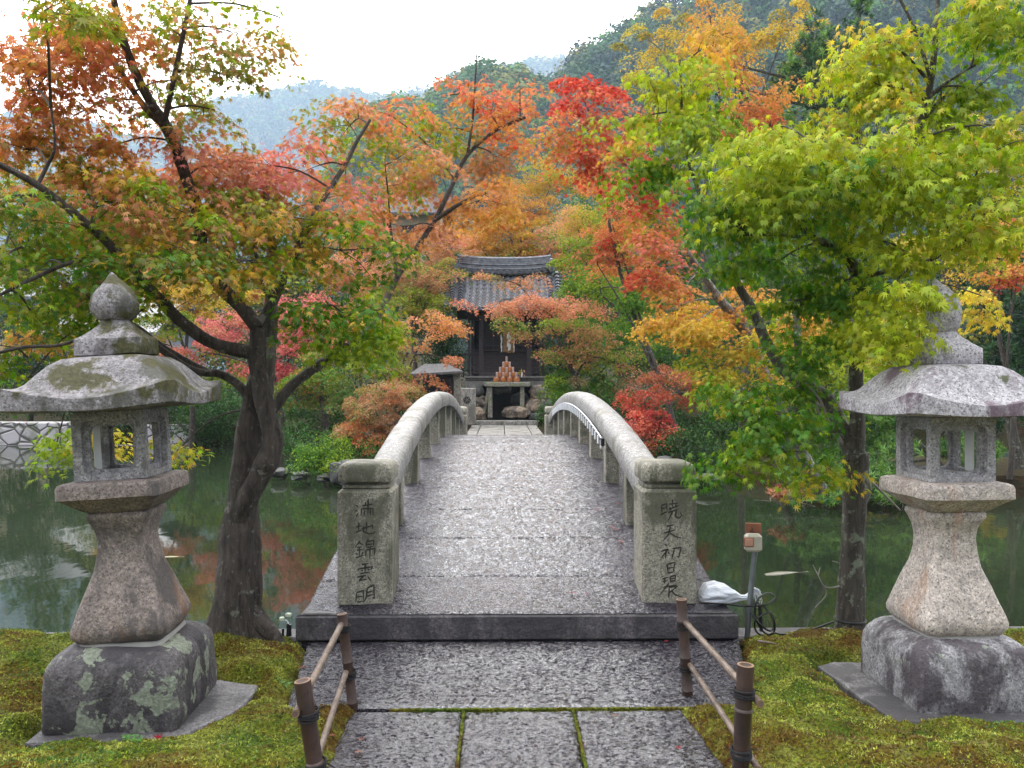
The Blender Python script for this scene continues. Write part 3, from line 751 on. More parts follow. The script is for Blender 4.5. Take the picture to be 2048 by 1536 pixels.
def lantern(label, cx, cy_, rot, mats, ball, neck, kb, lean, bend, bz, mossy, oh):
    t = thing('stone_lantern', label, 'lantern', (cx, cy_, 0), 'stone lanterns flanking the path')
    mg, mr, mbx, mbase = mats; n = 56
    def rough(rs, amp, sc=9):
        return [[(p[0] + amp * noise.noise(Vector(p) * sc), p[1] + amp * noise.noise(Vector(p) * sc + Vector((9, 0, 0))), p[2] + amp * .6 * noise.noise(Vector(p) * sc + Vector((0, 9, 0)))) for p in r_] for r_ in rs]
    def R_(z, h, e=10, lift=0): return sqring(cx, cy_, z, h, e, n, lift, rot)
    # base stone
    m = MB(); lv = [(.0, .283, 22), (.02, .288, 22), (.08, .288, 22), (.15, .286, 20), (.215, .282, 16), (.25, .272, 13), (.275, .255, 11), (.292, .232, 10), (.305, .20, 10)]
    m.rings(rough([R_(z * bz, h, e) for z, h, e in lv], .014, 7)); m.build('base_stone', mbase, t, True)
    m = MB(); m.rings([R_(.285 * bz, .19), R_(.318 * bz, .175)]); m.build('mortar_bed', M['mortar'], t)
    # shaft
    m = MB(); z0 = .31 * bz
    lv = [(0, .168, 9), (.012, .186, 9), (.04, .199, 12), (.065, .202, 12), (.10, .193, 12), (.16, .172, 12), (.23, .149, 12), (.31, .121, 12), (.38, .107, 12), (.44, .103, 12), (.49, .110, 12), (.525, .124, 12), (.548, .135, 11), (.565, .134, 10), (.575, .12, 9)]
    m.rings(rough([R_(z0 + z, h, e) for z, h, e in lv], .007)); sh = m.build('shaft', mg, t, True)
    zt = z0 + .572
    m = MB(); lv = [(0, .125, 12), (.012, .145, 16), (.05, .187, 24), (.068, .213, 24), (.073, .220, 24), (.12, .220, 24), (.135, .214, 24), (.142, .200, 16), (.146, .15, 14)]
    m.rings(rough([R_(zt + z, h, e) for z, h, e in lv], .005)); m.build('platform', mg, t, True)
    # fire box
    zb = zt + .147; bh = .30; hb = .155
    fb = MB()
    for k in range(4):
        a = rot + k * math.pi / 2; ox, oy = math.sin(a), -math.cos(a)
        d = hb - .014; ww = 2 * hb if k % 2 == 0 else 2 * hb - .056
        panel_hole(fb, cx + ox * d, cy_ + oy * d, zb + bh / 2, ww, bh, .028, .116, .120, .02, a, -.004)
        d = hb - .0405; ww = 2 * hb - .058 if k % 2 == 0 else 2 * hb - .106
        panel_hole(fb, cx + ox * d, cy_ + oy * d, zb + bh / 2, ww, bh - .004, .024, .094, .097, .02, a, -.008)
    fb.rings([R_(zb - .004, hb - .012), R_(zb + .012, hb - .006), R_(zb + .030, hb - .03)])
    fb.rings([R_(zb + bh - .035, hb - .03), R_(zb + bh - .01, hb - .004), R_(zb + bh + .012, hb - .01)])
    fo = fb.build('fire_box', mbx, t)
    pm = MB()
    for k in mossy[1]:
        a = rot + k * math.pi / 2; ox, oy = math.sin(a), -math.cos(a); tx, ty = math.cos(a), math.sin(a)
        d = hb - .058
        pv = [(cx + ox * d + tx * (u_ + mossy[2]), cy_ + oy * d + ty * (u_ + mossy[2]), zb + z_) for u_, z_ in ((-.03, .04), (.03, .04), (.034, .06), (.034, .24), (.03, .265), (-.03, .265), (-.034, .24), (-.034, .06))]
        pv2 = [(x - ox * .004, y - oy * .004, z) for x, y, z in pv]
        pm.rings([pv, pv2])
    pm.build('paper_pane', M['paper'], fo)
    # roof
    zr = zb + bh + .004; rr = .362
    m = MB()
    lv = [(.0, .15, 20, 0), (.002, .25, 24, .008), (.004, rr - .03, 28, .014), (.005, rr - .007, 34, .018), (.009, rr - .002, 40, .020), (.053, rr, 44, .062), (.0575, rr - .001, 44, .066), (.0605, rr - .006, 40, .064),
          (.068, rr - .020, 36, .054), (.078, rr - .036, 30, .040), (.094, rr - .054, 24, .026), (.118, rr - .074, 18, .015), (.152, rr - .094, 15, .006), (.185, rr - .116, 12, 0), (.212, rr - .142, 11, 0), (.236, rr - .178, 10, 0), (.25, .10, 10, 0)]
    m.rings(rough([R_(zr + z, h, e, l) for z, h, e, l in lv], .004, 7)); m.build('roof', mr, t, True)
    n = 48
    # finial: square block, flared neck, onion
    zf = zr + .248
    m = MB(); lv = [(0, kb * .98, 30), (.003, kb, 40), (.072, kb, 40), (.0765, kb * .97, 34), (.086, kb * .87, 20), (.098, kb * .76, 12), (.114, kb * .65, 6), (.132, neck * 1.18, 3), (.150, neck, 2), (.163, neck * .95, 2)]
    m.rings(rough([R_(zf + z, h, e) for z, h, e in lv], .004)); kn = m.build('finial_base', mr, t, True)
    m = MB(); zo = zf + .158; rs = []
    H = oh
    for k in range(17):
        f = k / 16; z = zo + f * (H + .055)
        r_ = float(np.interp(f, [0, .06, .16, .28, .40, .52, .62, .72, .80, .88, .95, 1], [neck / ball * .95, .80, .93, 1, .985, .90, .77, .58, .40, .24, .13, .03])) * ball
        bx = bend * max(0, f - .6) ** 1.5
        rs.append([(cx + bx + r_ * math.cos(a), cy_ + r_ * math.sin(a), z) for a in [2 * math.pi * i / 28 for i in range(28)]])
    m.rings(rough(rs, .005, 14)); m.build('finial_onion', mr, kn, True)
    if lean:
        # everything above the base stone leans: tip those parts about the lantern's foot
        piv = Matrix.Translation((cx, cy_, .3)); T = piv @ Matrix.Rotation(lean, 4, 'Y') @ piv.inverted()
        for ch in list(t.children):
            if ch.name.split('.')[0] in ('base_stone', 'mortar_bed'): continue
            for me_o in [ch] + list(ch.children): me_o.data.transform(T)
    return t
M['mortar'] = plain('mortar', (.26, .25, .23), .9)
M['paper'] = plain('white_paper', (.72, .72, .70), .8, var=.05)
lantern('weathered grey stone lantern left of the path with mossy spots on its roof', LC[0], LC[1], R(3), (M['gr_left'], M['gr_left_roof'], M['gr_boxl'], M['gr_base_l']), .104, .066, .138, R(-3.3), -.02, 1.12, (1, (3,), .05), .17)
lantern('cleaner pinkish stone lantern right of the path with a bent pointed finial', RC[0], RC[1], R(2), (M['gr_right'], M['gr_right_roof'], M['gr_box'], M['gr_base_r']), .080, .055, .122, R(-.3), -.22, 1.0, (1, (1,), -.05), .215)
# ================================================================== BAMBOO FENCES
def bamboomat(name, a, b_, rough=.35):
    m, n, b = newmat(name); g = G(n); co = g.co()
    c = g.mix(g.ramp(g.noise(co, 9, 6, .65, .4), [(.35, 0), (.65, 1)]), a, b_)
    c = g.mix(g.math('MULTIPLY', g.ramp(g.noise(co, 45, 4), [(.55, 0), (.66, 1)]), .5), c, tuple(x * .35 for x in a))
    g.L(c, b.inputs['Base Color']); b.inputs['Roughness'].default_value = .5; b.inputs['Coat Weight'].default_value = .05
    return m
M['bam_post'] = bamboomat('bamboo_post', (.030, .017, .013), (.065, .035, .026))
M['bam_rail'] = bamboomat('bamboo_rail', (.085, .058, .043), (.17, .125, .095))
M['bam_cut'] = plain('bamboo_cut_end', (.20, .12, .075), .8)
M['rope'] = plain('black_palm_rope', (.010, .009, .010), .9)
def bamboo(p0, p1, r0, mat, name, parent, node=.17, off=.05):
    p0, p1 = Vector(p0), Vector(p1); L = (p1 - p0).length; d = (p1 - p0) / L
    pts, rad = [p0], [r0]; s = off
    while s < L - .02:
        for ds, k in ((-.008, 1), (-.003, 1.14), (.002, 1.10), (.006, .97)):
            pts.append(p0 + d * (s + ds)); rad.append(r0 * k)
        s += node * random.uniform(.85, 1.15)
    pts.append(p1); rad.append(r0)
    pts = pts + [p1 + d * .0003, p1 - d * .02]; rad += [r0 * .72, r0 * .68]
    m = MB(); m.tube(pts, rad, 14, False); o = m.build(name, mat, parent, True)
    c = MB(); c.tube([p1 - d * .019, p1 - d * .015], r0 * .66, 14, False); 
    ring = MB(); u_ = d.orthogonal().normalized(); v_ = d.cross(u_)
    A = [p1 + d * .0012 + (u_ * math.cos(2 * math.pi * k / 14) + v_ * math.sin(2 * math.pi * k / 14)) * r0 * q for q in (.98, .70) for k in range(14)]
    ring.add(A, [(k, (k + 1) % 14, 14 + (k + 1) % 14, 14 + k) for k in range(14)]); ring.build('cut_end', M['bam_cut'], o)
    return o
def tie(p, d, r0, parent):
    m = MB(); d = Vector(d).normalized(); u_ = d.orthogonal().normalized(); v_ = d.cross(u_)
    for k in range(5):
        c = Vector(p) + d * (k - 2) * .0065; tl = random.uniform(-.35, .35)
        m.tube([c + (u_ * math.cos(a) + v_ * math.sin(a)) * (r0 + .003) + d * tl * .02 * math.cos(a) for a in np.linspace(0, 2 * math.pi, 15)], .0036, 5, False)
    for k in range(4):
        e = Vector((random.uniform(-1, 1), random.uniform(-1, .3), random.uniform(-.2, 1))).normalized()
        m.tube([Vector(p) + u_ * r0, Vector(p) + u_ * r0 + e * .018, Vector(p) + u_ * r0 + e * .04 + Vector((0, 0, -.008))], [.003, .0018], 5)
    m.build('rope_tie', M['rope'], parent)
def fence(label, posts_, rails_, ties_):
    b0 = posts_[0][0]; t = thing('bamboo_fence', label, 'fence', (b0[0], b0[1], 0), 'low bamboo fences beside the path')
    for a, b, r0 in posts_: bamboo(a, b, r0, M['bam_post'], 'post', t)
    for a, b, r0 in rails_: bamboo(a, b, r0, M['bam_rail'], 'rail', t, .14)
    for p, d, r0 in ties_: tie(p, d, r0, t)
YN, YF = 2.76, 3.69
fence('low two-rail bamboo fence left of the path', [(P(646, 1640, YN), P(605, 1362, YN), .029), (P(707, 1425, YF), P(684, 1228, YF), .0235)],
      [(P(682, 1250, YF - .03), P(591, 1428, YN - .04), .0135), (P(692, 1345, YF - .03), P(620, 1560, YN - .04), .0125)],
      [(P(617, 1430, YN), (0, 0, 1), .031), (P(632, 1532, YN), (0, 0, 1), .031), (P(688, 1256, YF), (0, 0, 1), .025), (P(699, 1350, YF), (0, 0, 1), .025)])
YN, YF = 2.80, 3.80
fence('low two-rail bamboo fence right of the path', [(P(1477, 1625, YN), P(1491, 1330, YN), .030), (P(1376, 1400, YF), P(1363, 1199, YF), .0255)],
      [(P(1372, 1246, YF - .03), P(1521, 1408, YN - .05), .0135), (P(1380, 1330, YF - .03), P(1518, 1540, YN - .05), .0125)],
      [(P(1488, 1386, YN), (0, 0, 1), .032), (P(1482, 1505, YN), (0, 0, 1), .032), (P(1367, 1250, YF), (0, 0, 1), .027), (P(1372, 1336, YF), (0, 0, 1), .027)])
# ================================================================== SMALL THINGS BY THE BRIDGE
def gx(px, Y): return P(px, 768, Y).x
M['steel'] = plain('galvanised_steel', (.20, .22, .23), .42, .7)
M['ivory'] = plain('ivory_plastic', (.46, .43, .34), .45, var=.1)
M['rustbr'] = plain('rusty_brown_board', (.26, .10, .055), .8, var=.4)
M['black'] = plain('black_cable', (.010, .011, .012), .35)
sw = thing('switch_post', 'thin steel post with an ivory switch box beside the bridge end', 'post', P(1495, 1272, 4.74))
m = MB(); m.tube([P(1494, 1280, 4.74), P(1502, 1180, 4.74), P(1511, 1096, 4.74)], .0165, 12); m.build('pole', M['steel'], sw, True)
c = P(1506, 1085, 4.70); m = MB(); m.box((c.x, 4.70, c.z), (.098, .06, .105), rz=R(-8), bev=.014); bx_ = m.build('switch_box', M['ivory'], sw)
c2 = P(1498, 1085, 4.665); m = MB(); m.box((c2.x, 4.668, c2.z), (.047, .012, .044), rz=R(-8), bev=.003); m.build('button', plain('pink_button', (.50, .26, .18), .5), bx_)
m = MB(); m.box((c2.x, 4.6725, c2.z), (.056, .012, .053), rz=R(-8), bev=.003); m.build('button_frame', M['rustbr'], bx_)
c3 = P(1507, 1060, 4.74); m = MB(); m.box((c3.x, 4.745, c3.z - .01), (.092, .015, .10), rz=R(-8), bev=.002); bd = m.build('backboard', M['rustbr'], sw)
m = MB(); cc = [P(1503, 1053, 4.732), P(1506, 1059, 4.731), P(1499, 1062, 4.731), P(1507, 1065, 4.731)]
m.tube(cc, .0025, 5, False); m.build('mark', M['black'], bd)
# plastic bag
bag = thing('plastic_bag', 'tied translucent white plastic bag lying on the bridge corner beside the right post', 'bag', (gx(1440, 4.85), 4.9, .15))
m = MB(); rs = []; a0, a1 = P(1396, 1186, 4.86), P(1504, 1196, 4.80); n = 44
for i in range(n + 1):
    f = i / n; c = a0.lerp(a1, f); h = float(np.interp(f, [0, .04, .14, .3, .5, .68, .8, .88, 1], [.008, .040, .066, .070, .058, .036, .018, .015, .024])); wdt = h * 1.3
    c.z = .15 + h * .92 + (.045 * f ** 2)
    ring = []
    for k in range(80):
        a = 2 * math.pi * k / 80; wr = 1 + .16 * noise.noise(Vector((math.cos(a) * 2.2, math.sin(a) * 2.2, f * 2.5))) + (.05 + .16 * f) * (abs(math.sin(a * 4.5 + 2.2 * noise.noise(Vector((f * 3, math.cos(a), 0))))) - .6)
        ring.append((c.x, c.y + math.cos(a) * wdt * wr, max(.152, c.z + math.sin(a) * h * wr)))
    rs.append(ring)
m.rings(rs)
mm, nn_, bb = newmat('thin_white_plastic'); g = G(nn_)
bb.inputs['Base Color'].default_value = (.72, .75, .82, 1); bb.inputs['Roughness'].default_value = .3; bb.inputs['Subsurface Weight'].default_value = .08
bb.inputs['Subsurface Radius'].default_value = (.02, .02, .03)
g.L(g.bump(g.noise(g.co('Object', (.6, 2.2, 2.2)), 13, 6, .62, .9), 1, .025), bb.inputs['Normal'])
m.build('bag_body', mm, bag, True)
m = MB()
for k in range(9):
    a = k * .7; e = P(1510 + 14 * math.cos(a), 1192 + 12 * math.sin(a), 4.78)
    m.tube([a1 + Vector((0, 0, .03)), a1.lerp(e, .6) + Vector((0, 0, .03)), e], [.010, .004], 6)
m.build('knot', mm, bag, True)
m = MB()
for k in range(3): m.tube([P(1512 + 3 * k, 1188, 4.775), P(1516 + 4 * k, 1200, 4.77), P(1514 + 3 * k, 1216, 4.77)], .002, 5)
m.build('tie_cord', M['paper'], bag)
cab = thing('power_cable', 'coiled black cable hanging from the bridge corner and wrapped round the right tree', 'cable', P(1530, 1270, 4.72))
m = MB(); YY = 4.70
lp = [(1400, 1205), (1450, 1208), (1490, 1212), (1530, 1210), (1550, 1195), (1535, 1186), (1515, 1200), (1510, 1230), (1525, 1262), (1545, 1268), (1549, 1245), (1530, 1215), (1510, 1205), (1502, 1222), (1520, 1248),
      (1540, 1262), (1548, 1250), (1540, 1225), (1512, 1240), (1512, 1262), (1530, 1273), (1548, 1266), (1560, 1268), (1600, 1267), (1640, 1253), (1668, 1243)]
m.tube([P(a, b, YY + .03 * math.sin(i * 1.7) - (.03 if i > 20 else 0)) for i, (a, b) in enumerate(lp)], .0058, 7)
m.build('cord', M['black'], cab, True)
m = MB(); m.tube([P(1520, 1208, 4.69), P(1521, 1235, 4.69), P(1523, 1262, 4.69)], .011, 8); m.build('plug', M['black'], cab)
# stick and stake lights, twig on moss
sg = thing('stake_light', 'pair of small pale garden stake lights on black stems left of the bridge step', 'garden light', P(575, 1262, 4.62))
m = MB(); m.tube([P(566, 1272, 4.62), P(566, 1257, 4.62)], .007, 8); m.tube([P(575, 1272, 4.62), P(576, 1247, 4.62)], .008, 8); m.tube([P(580, 1272, 4.62), P(580, 1249, 4.62)], .009, 8); m.build('stem', M['black'], sg)
for (a, b, ww, rz) in ((564, 1238, .028, .2), (577, 1230, .032, -.3)):
    c = P(a, b, 4.62); m = MB(); m.box(c, (ww, .026, .022), rz, bev=.004); m.build('lamp_head', plain('pale_plastic', (.50, .55, .42), .4), sg)
m = MB(); m.tube([P(570, 1240, 4.62), P(575, 1243, 4.62), P(579, 1252, 4.62)], .003, 6); m.build('wire', M['paper'], sg)
m = MB(); m.tube([(gx(1520, 4.35), 4.38, .075), (gx(1538, 4.3), 4.34, .082), (gx(1556, 4.3), 4.33, .075)], [.008, .005], 6)
tag(m.build('fallen_twig', M['bam_rail']), 'short brown stick lying on the moss right of the big slab', 'stick')
# koi
def koi(px, py, L, ang, label, cols):
    Y = 1.86 * F / (py - 762); c = P(px, py, Y); t = thing('koi_fish', label, 'fish', (c.x, Y, WZ), 'koi in the pond')
    def W(s_, w_, z): return (c.x + s_ * math.cos(ang) - w_ * math.sin(ang), Y + s_ * math.sin(ang) + w_ * math.cos(ang), WZ + z)
    m = MB(); rs = []
    for k in range(15):
        f = k / 14; r_ = .13 * L * (math.sin(min(1, f * 1.15 + .06) * math.pi) ** .7) * (1 - .45 * f) + .004; bend = .05 * L * math.sin(f * 3.0)
        rs.append([W((f - .5) * L, bend + r_ * .9 * math.cos(a), r_ * .8 * math.sin(a) * .35 - .0) for a in [2 * math.pi * i / 12 for i in range(12)]])
    m.rings(rs); m.build('body', cols, t, True)
    m = MB(); e = .05 * L * math.sin(3.0)
    m.add([W(.46 * L, e, .002), W(.62 * L, e + .05 * L, .002), W(.57 * L, e, .003), W(.62 * L, e - .05 * L, .002), W(.46 * L, e, -.004), W(.62 * L, e + .05 * L, -.004), W(.57 * L, e, -.004), W(.62 * L, e - .05 * L, -.004)], [(0, 1, 2), (0, 2, 3), (4, 5, 6), (4, 6, 7)])
    m.build('tail_fin', cols, t)
M['koi'] = plain('koi_skin', (.15, .14, .10), .3, var=.35)
M['koi2'] = plain('koi_skin_gold', (.20, .15, .03), .3, var=.3)
koi(1570, 1149, .44, R(14), 'pale koi swimming just under the water right of the bridge', M['koi'])
koi(345, 1112, .20, R(4), 'dull golden koi in the water behind the left lantern', M['koi2'])
# fallen leaves
def one_leaf(name, pos, s, col, rot, label, group, zn=(0, 0, 1)):
    me = bpy.data.meshes.new(name); v, f = T7
    me.from_pydata([(a * s, b * s, c_ * s * -.5 + .3 * s * noise.noise(Vector((a * 2, b * 2, rot)))) for a, b, c_ in v.tolist()], [], [tuple(q_) for q_ in f.tolist()])
    at = me.attributes.new('leafcol', 'FLOAT_COLOR', 'POINT'); at.data.foreach_set('color', [x for _ in v for x in (*col, 1)])
    me.materials.append(M['leaf']); o = bpy.data.objects.new(name, me); C.objects.link(o); o.location = pos; o.rotation_euler = (0, 0, rot)
    return tag(o, label, 'leaf', group)
for i, (px, py) in enumerate(((1225, 1055), (1246, 1086), (1145, 1186), (1172, 1189), (1231, 1060), (1240, 1082), (1237, 1008), (1196, 1019))):
    Y = 5.4
    for _ in range(30):
        q_ = P(px, py, Y); e = (1.5 - deck_z(Y) - .01) * F / (py - 762); Y = Y * .5 + e * .5
    q_ = P(px, py, Y); one_leaf('fallen_leaf', (q_.x, Y, deck_z(Y) + .012), .024, (.36, .02, .02) if i != 5 else (.4, .06, .02), i * 1.3, 'small red maple leaf lying on the wet bridge deck', 'red leaves on the bridge deck')
for i, (px, py, c_) in enumerate(((605, 1333, (.26, .05, .03)), (668, 1468, (.30, .11, .06)), (714, 1502, (.36, .15, .08)), (722, 1478, (.3, .12, .07)), (1232, 1432, (.26, .13, .09)), (1330, 1250, (.30, .03, .04)), (1357, 1500, (.30, .04, .05)))):
    Y = 1.48 * F / (py - 762); q_ = P(px, py, Y); z = max(.02, moss_z(q_.x, Y) + .012)
    lab = ['small reddish leaf on the left of the big paving slab', 'curled brown leaf on the moss inside the left fence', 'pale brown leaf at the moss edge by the lower left slab', 'dry brown leaf just above the pale one at the slab edge',
           'tan leaf flat on the joint of the lower slabs', 'small crimson leaf under the bridge step near the right fence', 'crimson leaf on the lower right slab'][i]
    if i == 5: Y = 4.56; q_ = P(px, py, Y); z = .02
    one_leaf('fallen_leaf', (q_.x, Y, z), .026, c_, i * 2.1, lab, None)
Y = 1.49 * F / (1469 - 762) ; q_ = P(322, 1466, Y - .02); one_leaf('fallen_leaf', (q_.x, Y - .04, .02), .038, (.26, .01, .02), .6, 'crimson leaf on the flagstone in front of the left lantern', None)
# ================================================================== NEAR TREES
def W_(px, Y): return px * Y / F
LT = 4.62
trunk = [(462, 1300, LT), (466, 1240, LT), (473, 1150, LT), (478, 1080, LT), (484, 1010, LT), (489, 950, LT), (490, 900, LT), (495, 850, LT), (503, 800, LT + .03), (512, 740, LT + .04)]
def P_(l, r0, r1): return (px_path(l), W_(r0, l[0][2]), W_(r1, l[-1][2]))
tr = px_path(trunk)
tl = thing('maple_tree', 'dark multi-stemmed maple with orange, pink and green leaves behind the left lantern', 'tree', tr[0])
mbT = MB()
mbT.tube(tr, [W_(x, LT) for x in (50, 41, 37, 34, 31, 27, 24, 21, 17, 12)], 22, rough=.2)
mbT.tube(px_path([(478, 1060, LT - .02), (492, 1005, LT - .06), (515, 958, LT - .09), (538, 915, LT - .09), (546, 878, LT - .08), (536, 830, LT - .06), (523, 780, LT - .03), (515, 720, LT), (516, 655, LT)]), [W_(x, LT) for x in (18, 21, 22, 22, 20, 18, 18, 17, 14)], 20, rough=.2)
mbT.tube(px_path([(500, 1290, LT + .02), (503, 1200, LT + .02), (505, 1100, LT + .03), (500, 1000, LT + .05)]), [W_(x, LT) for x in (26, 20, 17, 12)], 14, rough=.25)
for rx, ry in ((415, 1290), (440, 1296), (515, 1292), (540, 1286)):
    mbT.tube([P(472 + (rx - 472) * .3, 1215, LT), P(rx, ry - 22, LT - .02), P(rx + (rx - 472) * .35, ry + 6, LT - .05)], [W_(24, LT), W_(9, LT)], 9, rough=.2)
mbT.build('trunk', M['bark_l'], tl, True)
mbG = MB(); mbG.tube(px_path([(512, 960, LT + .1), (520, 860, LT + .12), (530, 760, LT + .12), (538, 680, LT + .13), (543, 600, LT + .15), (545, 540, LT + .2), (540, 440, LT + .3), (520, 330, LT + .4)]), [W_(x, LT) for x in (24, 22, 19, 16, 13, 11, 8, 5)], 14, rough=.12)
mbG.build('grey_stem', M['bark_lg'], tl, True)
limbsL = [
    ([(508, 705, LT), (480, 700, LT - .02), (430, 688, LT - .1), (370, 650, LT - .2), (320, 600, LT - .3), (270, 545, LT - .4), (210, 480, LT - .5), (150, 430, LT - .6), (75, 370, LT - .7), (-10, 325, LT - .8)], 15, 6),
    ([(516, 655, LT), (480, 612, LT), (435, 565, LT + .05), (405, 520, LT + .1), (400, 440, LT + .1), (372, 355, LT), (350, 290, LT - .1), (325, 240, LT - .2)], 15, 11),
    ([(325, 240, LT - .2), (285, 175, LT - .3), (250, 90, LT - .4), (232, 20, LT - .5), (220, -40, LT - .6)], 10, 6),
    ([(322, 245, LT - .2), (290, 215, LT - .15), (225, 120, LT - .1), (170, 50, LT), (135, -20, LT)], 7, 5),
    ([(330, 240, LT - .2), (345, 170, LT - .3), (362, 90, LT - .35), (382, -10, LT - .4)], 6, 4),
    ([(516, 650, LT), (548, 600, LT + .05), (580, 530, LT + .1), (615, 455, LT + .15), (645, 400, LT + .2), (690, 330, LT + .3), (715, 280, LT + .35), (740, 240, LT + .4)], 10, 3),
    ([(508, 812, LT), (480, 772, LT), (440, 748, LT), (390, 742, LT - .1), (335, 708, LT - .15), (280, 665, LT - .2), (235, 630, LT - .2), (150, 575, LT - .2), (60, 545, LT - .2), (-10, 520, LT - .2)], 9, 4),
    ([(506, 815, LT + .04), (468, 765, LT + .05), (400, 735, LT + .1), (330, 695, LT + .15), (270, 650, LT + .2), (190, 615, LT + .3)], 7, 3),
    ([(540, 830, LT - .05), (580, 775, LT), (640, 728, LT + .2), (700, 690, LT + .5), (750, 645, LT + .8), (790, 562, LT + 1.1), (830, 500, LT + 1.3), (870, 440, LT + 1.4), (905, 370, LT + 1.5), (935, 310, LT + 1.6), (990, 262, LT + 1.7), (1050, 235, LT + 1.8)], 11, 3),
    ([(870, 440, LT + 1.4), (930, 402, LT + 1.4), (975, 385, LT + 1.5)], 5, 2),
    ([(935, 310, LT + 1.6), (945, 240, LT + 1.6), (950, 170, LT + 1.6), (953, 110, LT + 1.6)], 3, 1.2),
    ([(795, 555, LT + 1.1), (790, 520, LT + 1.1), (780, 450, LT + 1.1)], 5, 2),
    ([(655, 722, LT + .2), (690, 670, LT + .2), (680, 620, LT + .2)], 6, 4),
    ([(545, 600, LT + .05), (520, 560, LT), (515, 520, LT), (500, 470, LT)], 5, 2.5),
    ([(250, 525, LT - .4), (160, 520, LT - .6), (60, 560, LT - .8), (0, 590, LT - .9)], 5, 3),
    ([(110, 400, LT - .65), (60, 390, LT - .7), (0, 395, LT - .8)], 4, 2),
    ([(190, 665, LT - .9), (120, 690, LT - .95), (50, 694, LT - 1), (-10, 707, LT - 1)], 3.5, 3),
    ([(75, 370, LT - .7), (95, 330, LT - .7), (110, 290, LT - .75), (100, 200, LT - .8)], 4, 2)]
skelL = []
mbB = MB()
for l, r0, r1 in limbsL:
    pts = px_path(l); mbB.tube(pts, [W_(r0, l[0][2]), W_(r1, l[-1][2])], 10, rough=.14)
    for a, b in zip(pts[:-1], pts[1:]):
        for k in range(6): skelL.append(np.array(a.lerp(b, k / 6)))
mbB.build('limb', M['bark_l'], tl, True)
def crown_on(t, skel, blobs, ls, cov, sr, tmpl, twigr=.0032, ntw=7, bark_=None, **kw):
    global NL
    cen, out, col, S, B = sprays(blobs, ls, cov, sr, kw.pop('thick', .14), kw.pop('droop', .5), kw.pop('mixr', .4)); NL += len(cen)
    br = MB(); skel = np.array(skel)
    for c, sc in zip(B, S):
        a = nearest(skel, c); mid = Vector((a + c) / 2) + Vector((0, 0, .08 * np.linalg.norm(c - a)))
        br.tube([Vector(a), mid, Vector(c)], [twigr * 2.2, twigr * 1.3], 5, cap=False, smooth=True)
        arr = np.array([np.array(mid.lerp(Vector(c), q)) for q in (0, .25, .5, .75, 1)] + [a])
        for j in rng.permutation(len(sc))[:ntw * 3]:
            s0 = Vector(arr[int(np.argmin(np.linalg.norm(arr - sc[j], axis=1)))]); e = Vector(sc[j])
            br.tube([s0, s0.lerp(e, .5) + Vector(rng.normal(0, .06, 3)) * (e - s0).length, e], [twigr, twigr * .4], 4, cap=False)
    br.build('branch', bark_ or M['twig'], t, True)
    leaf_mesh('crown', cen, out, ls * rng.uniform(.6, 1.2, len(cen)), col, tmpl, M['leaf'], t, **kw)
mixA = 'salmon 3 orange 1.4 gold 1.4 olive 1 ygreen 2.4 green 1.5'
low = 'gold 1 olive 1 ygreen 3 green 3 salmon .6'
mid_ = 'coral .4 salmon 2.6 gold 1.6 olive 1.4 ygreen 2.6 green 1.6'
topc = 'coral 1.5 orange 2 salmon 1 gold 1 ygreen 1.4 green .7'
far = 'coral 1.6 orange 1.4 salmon 2 tan .8 gold 1.2 olive .6 ygreen 1.4'
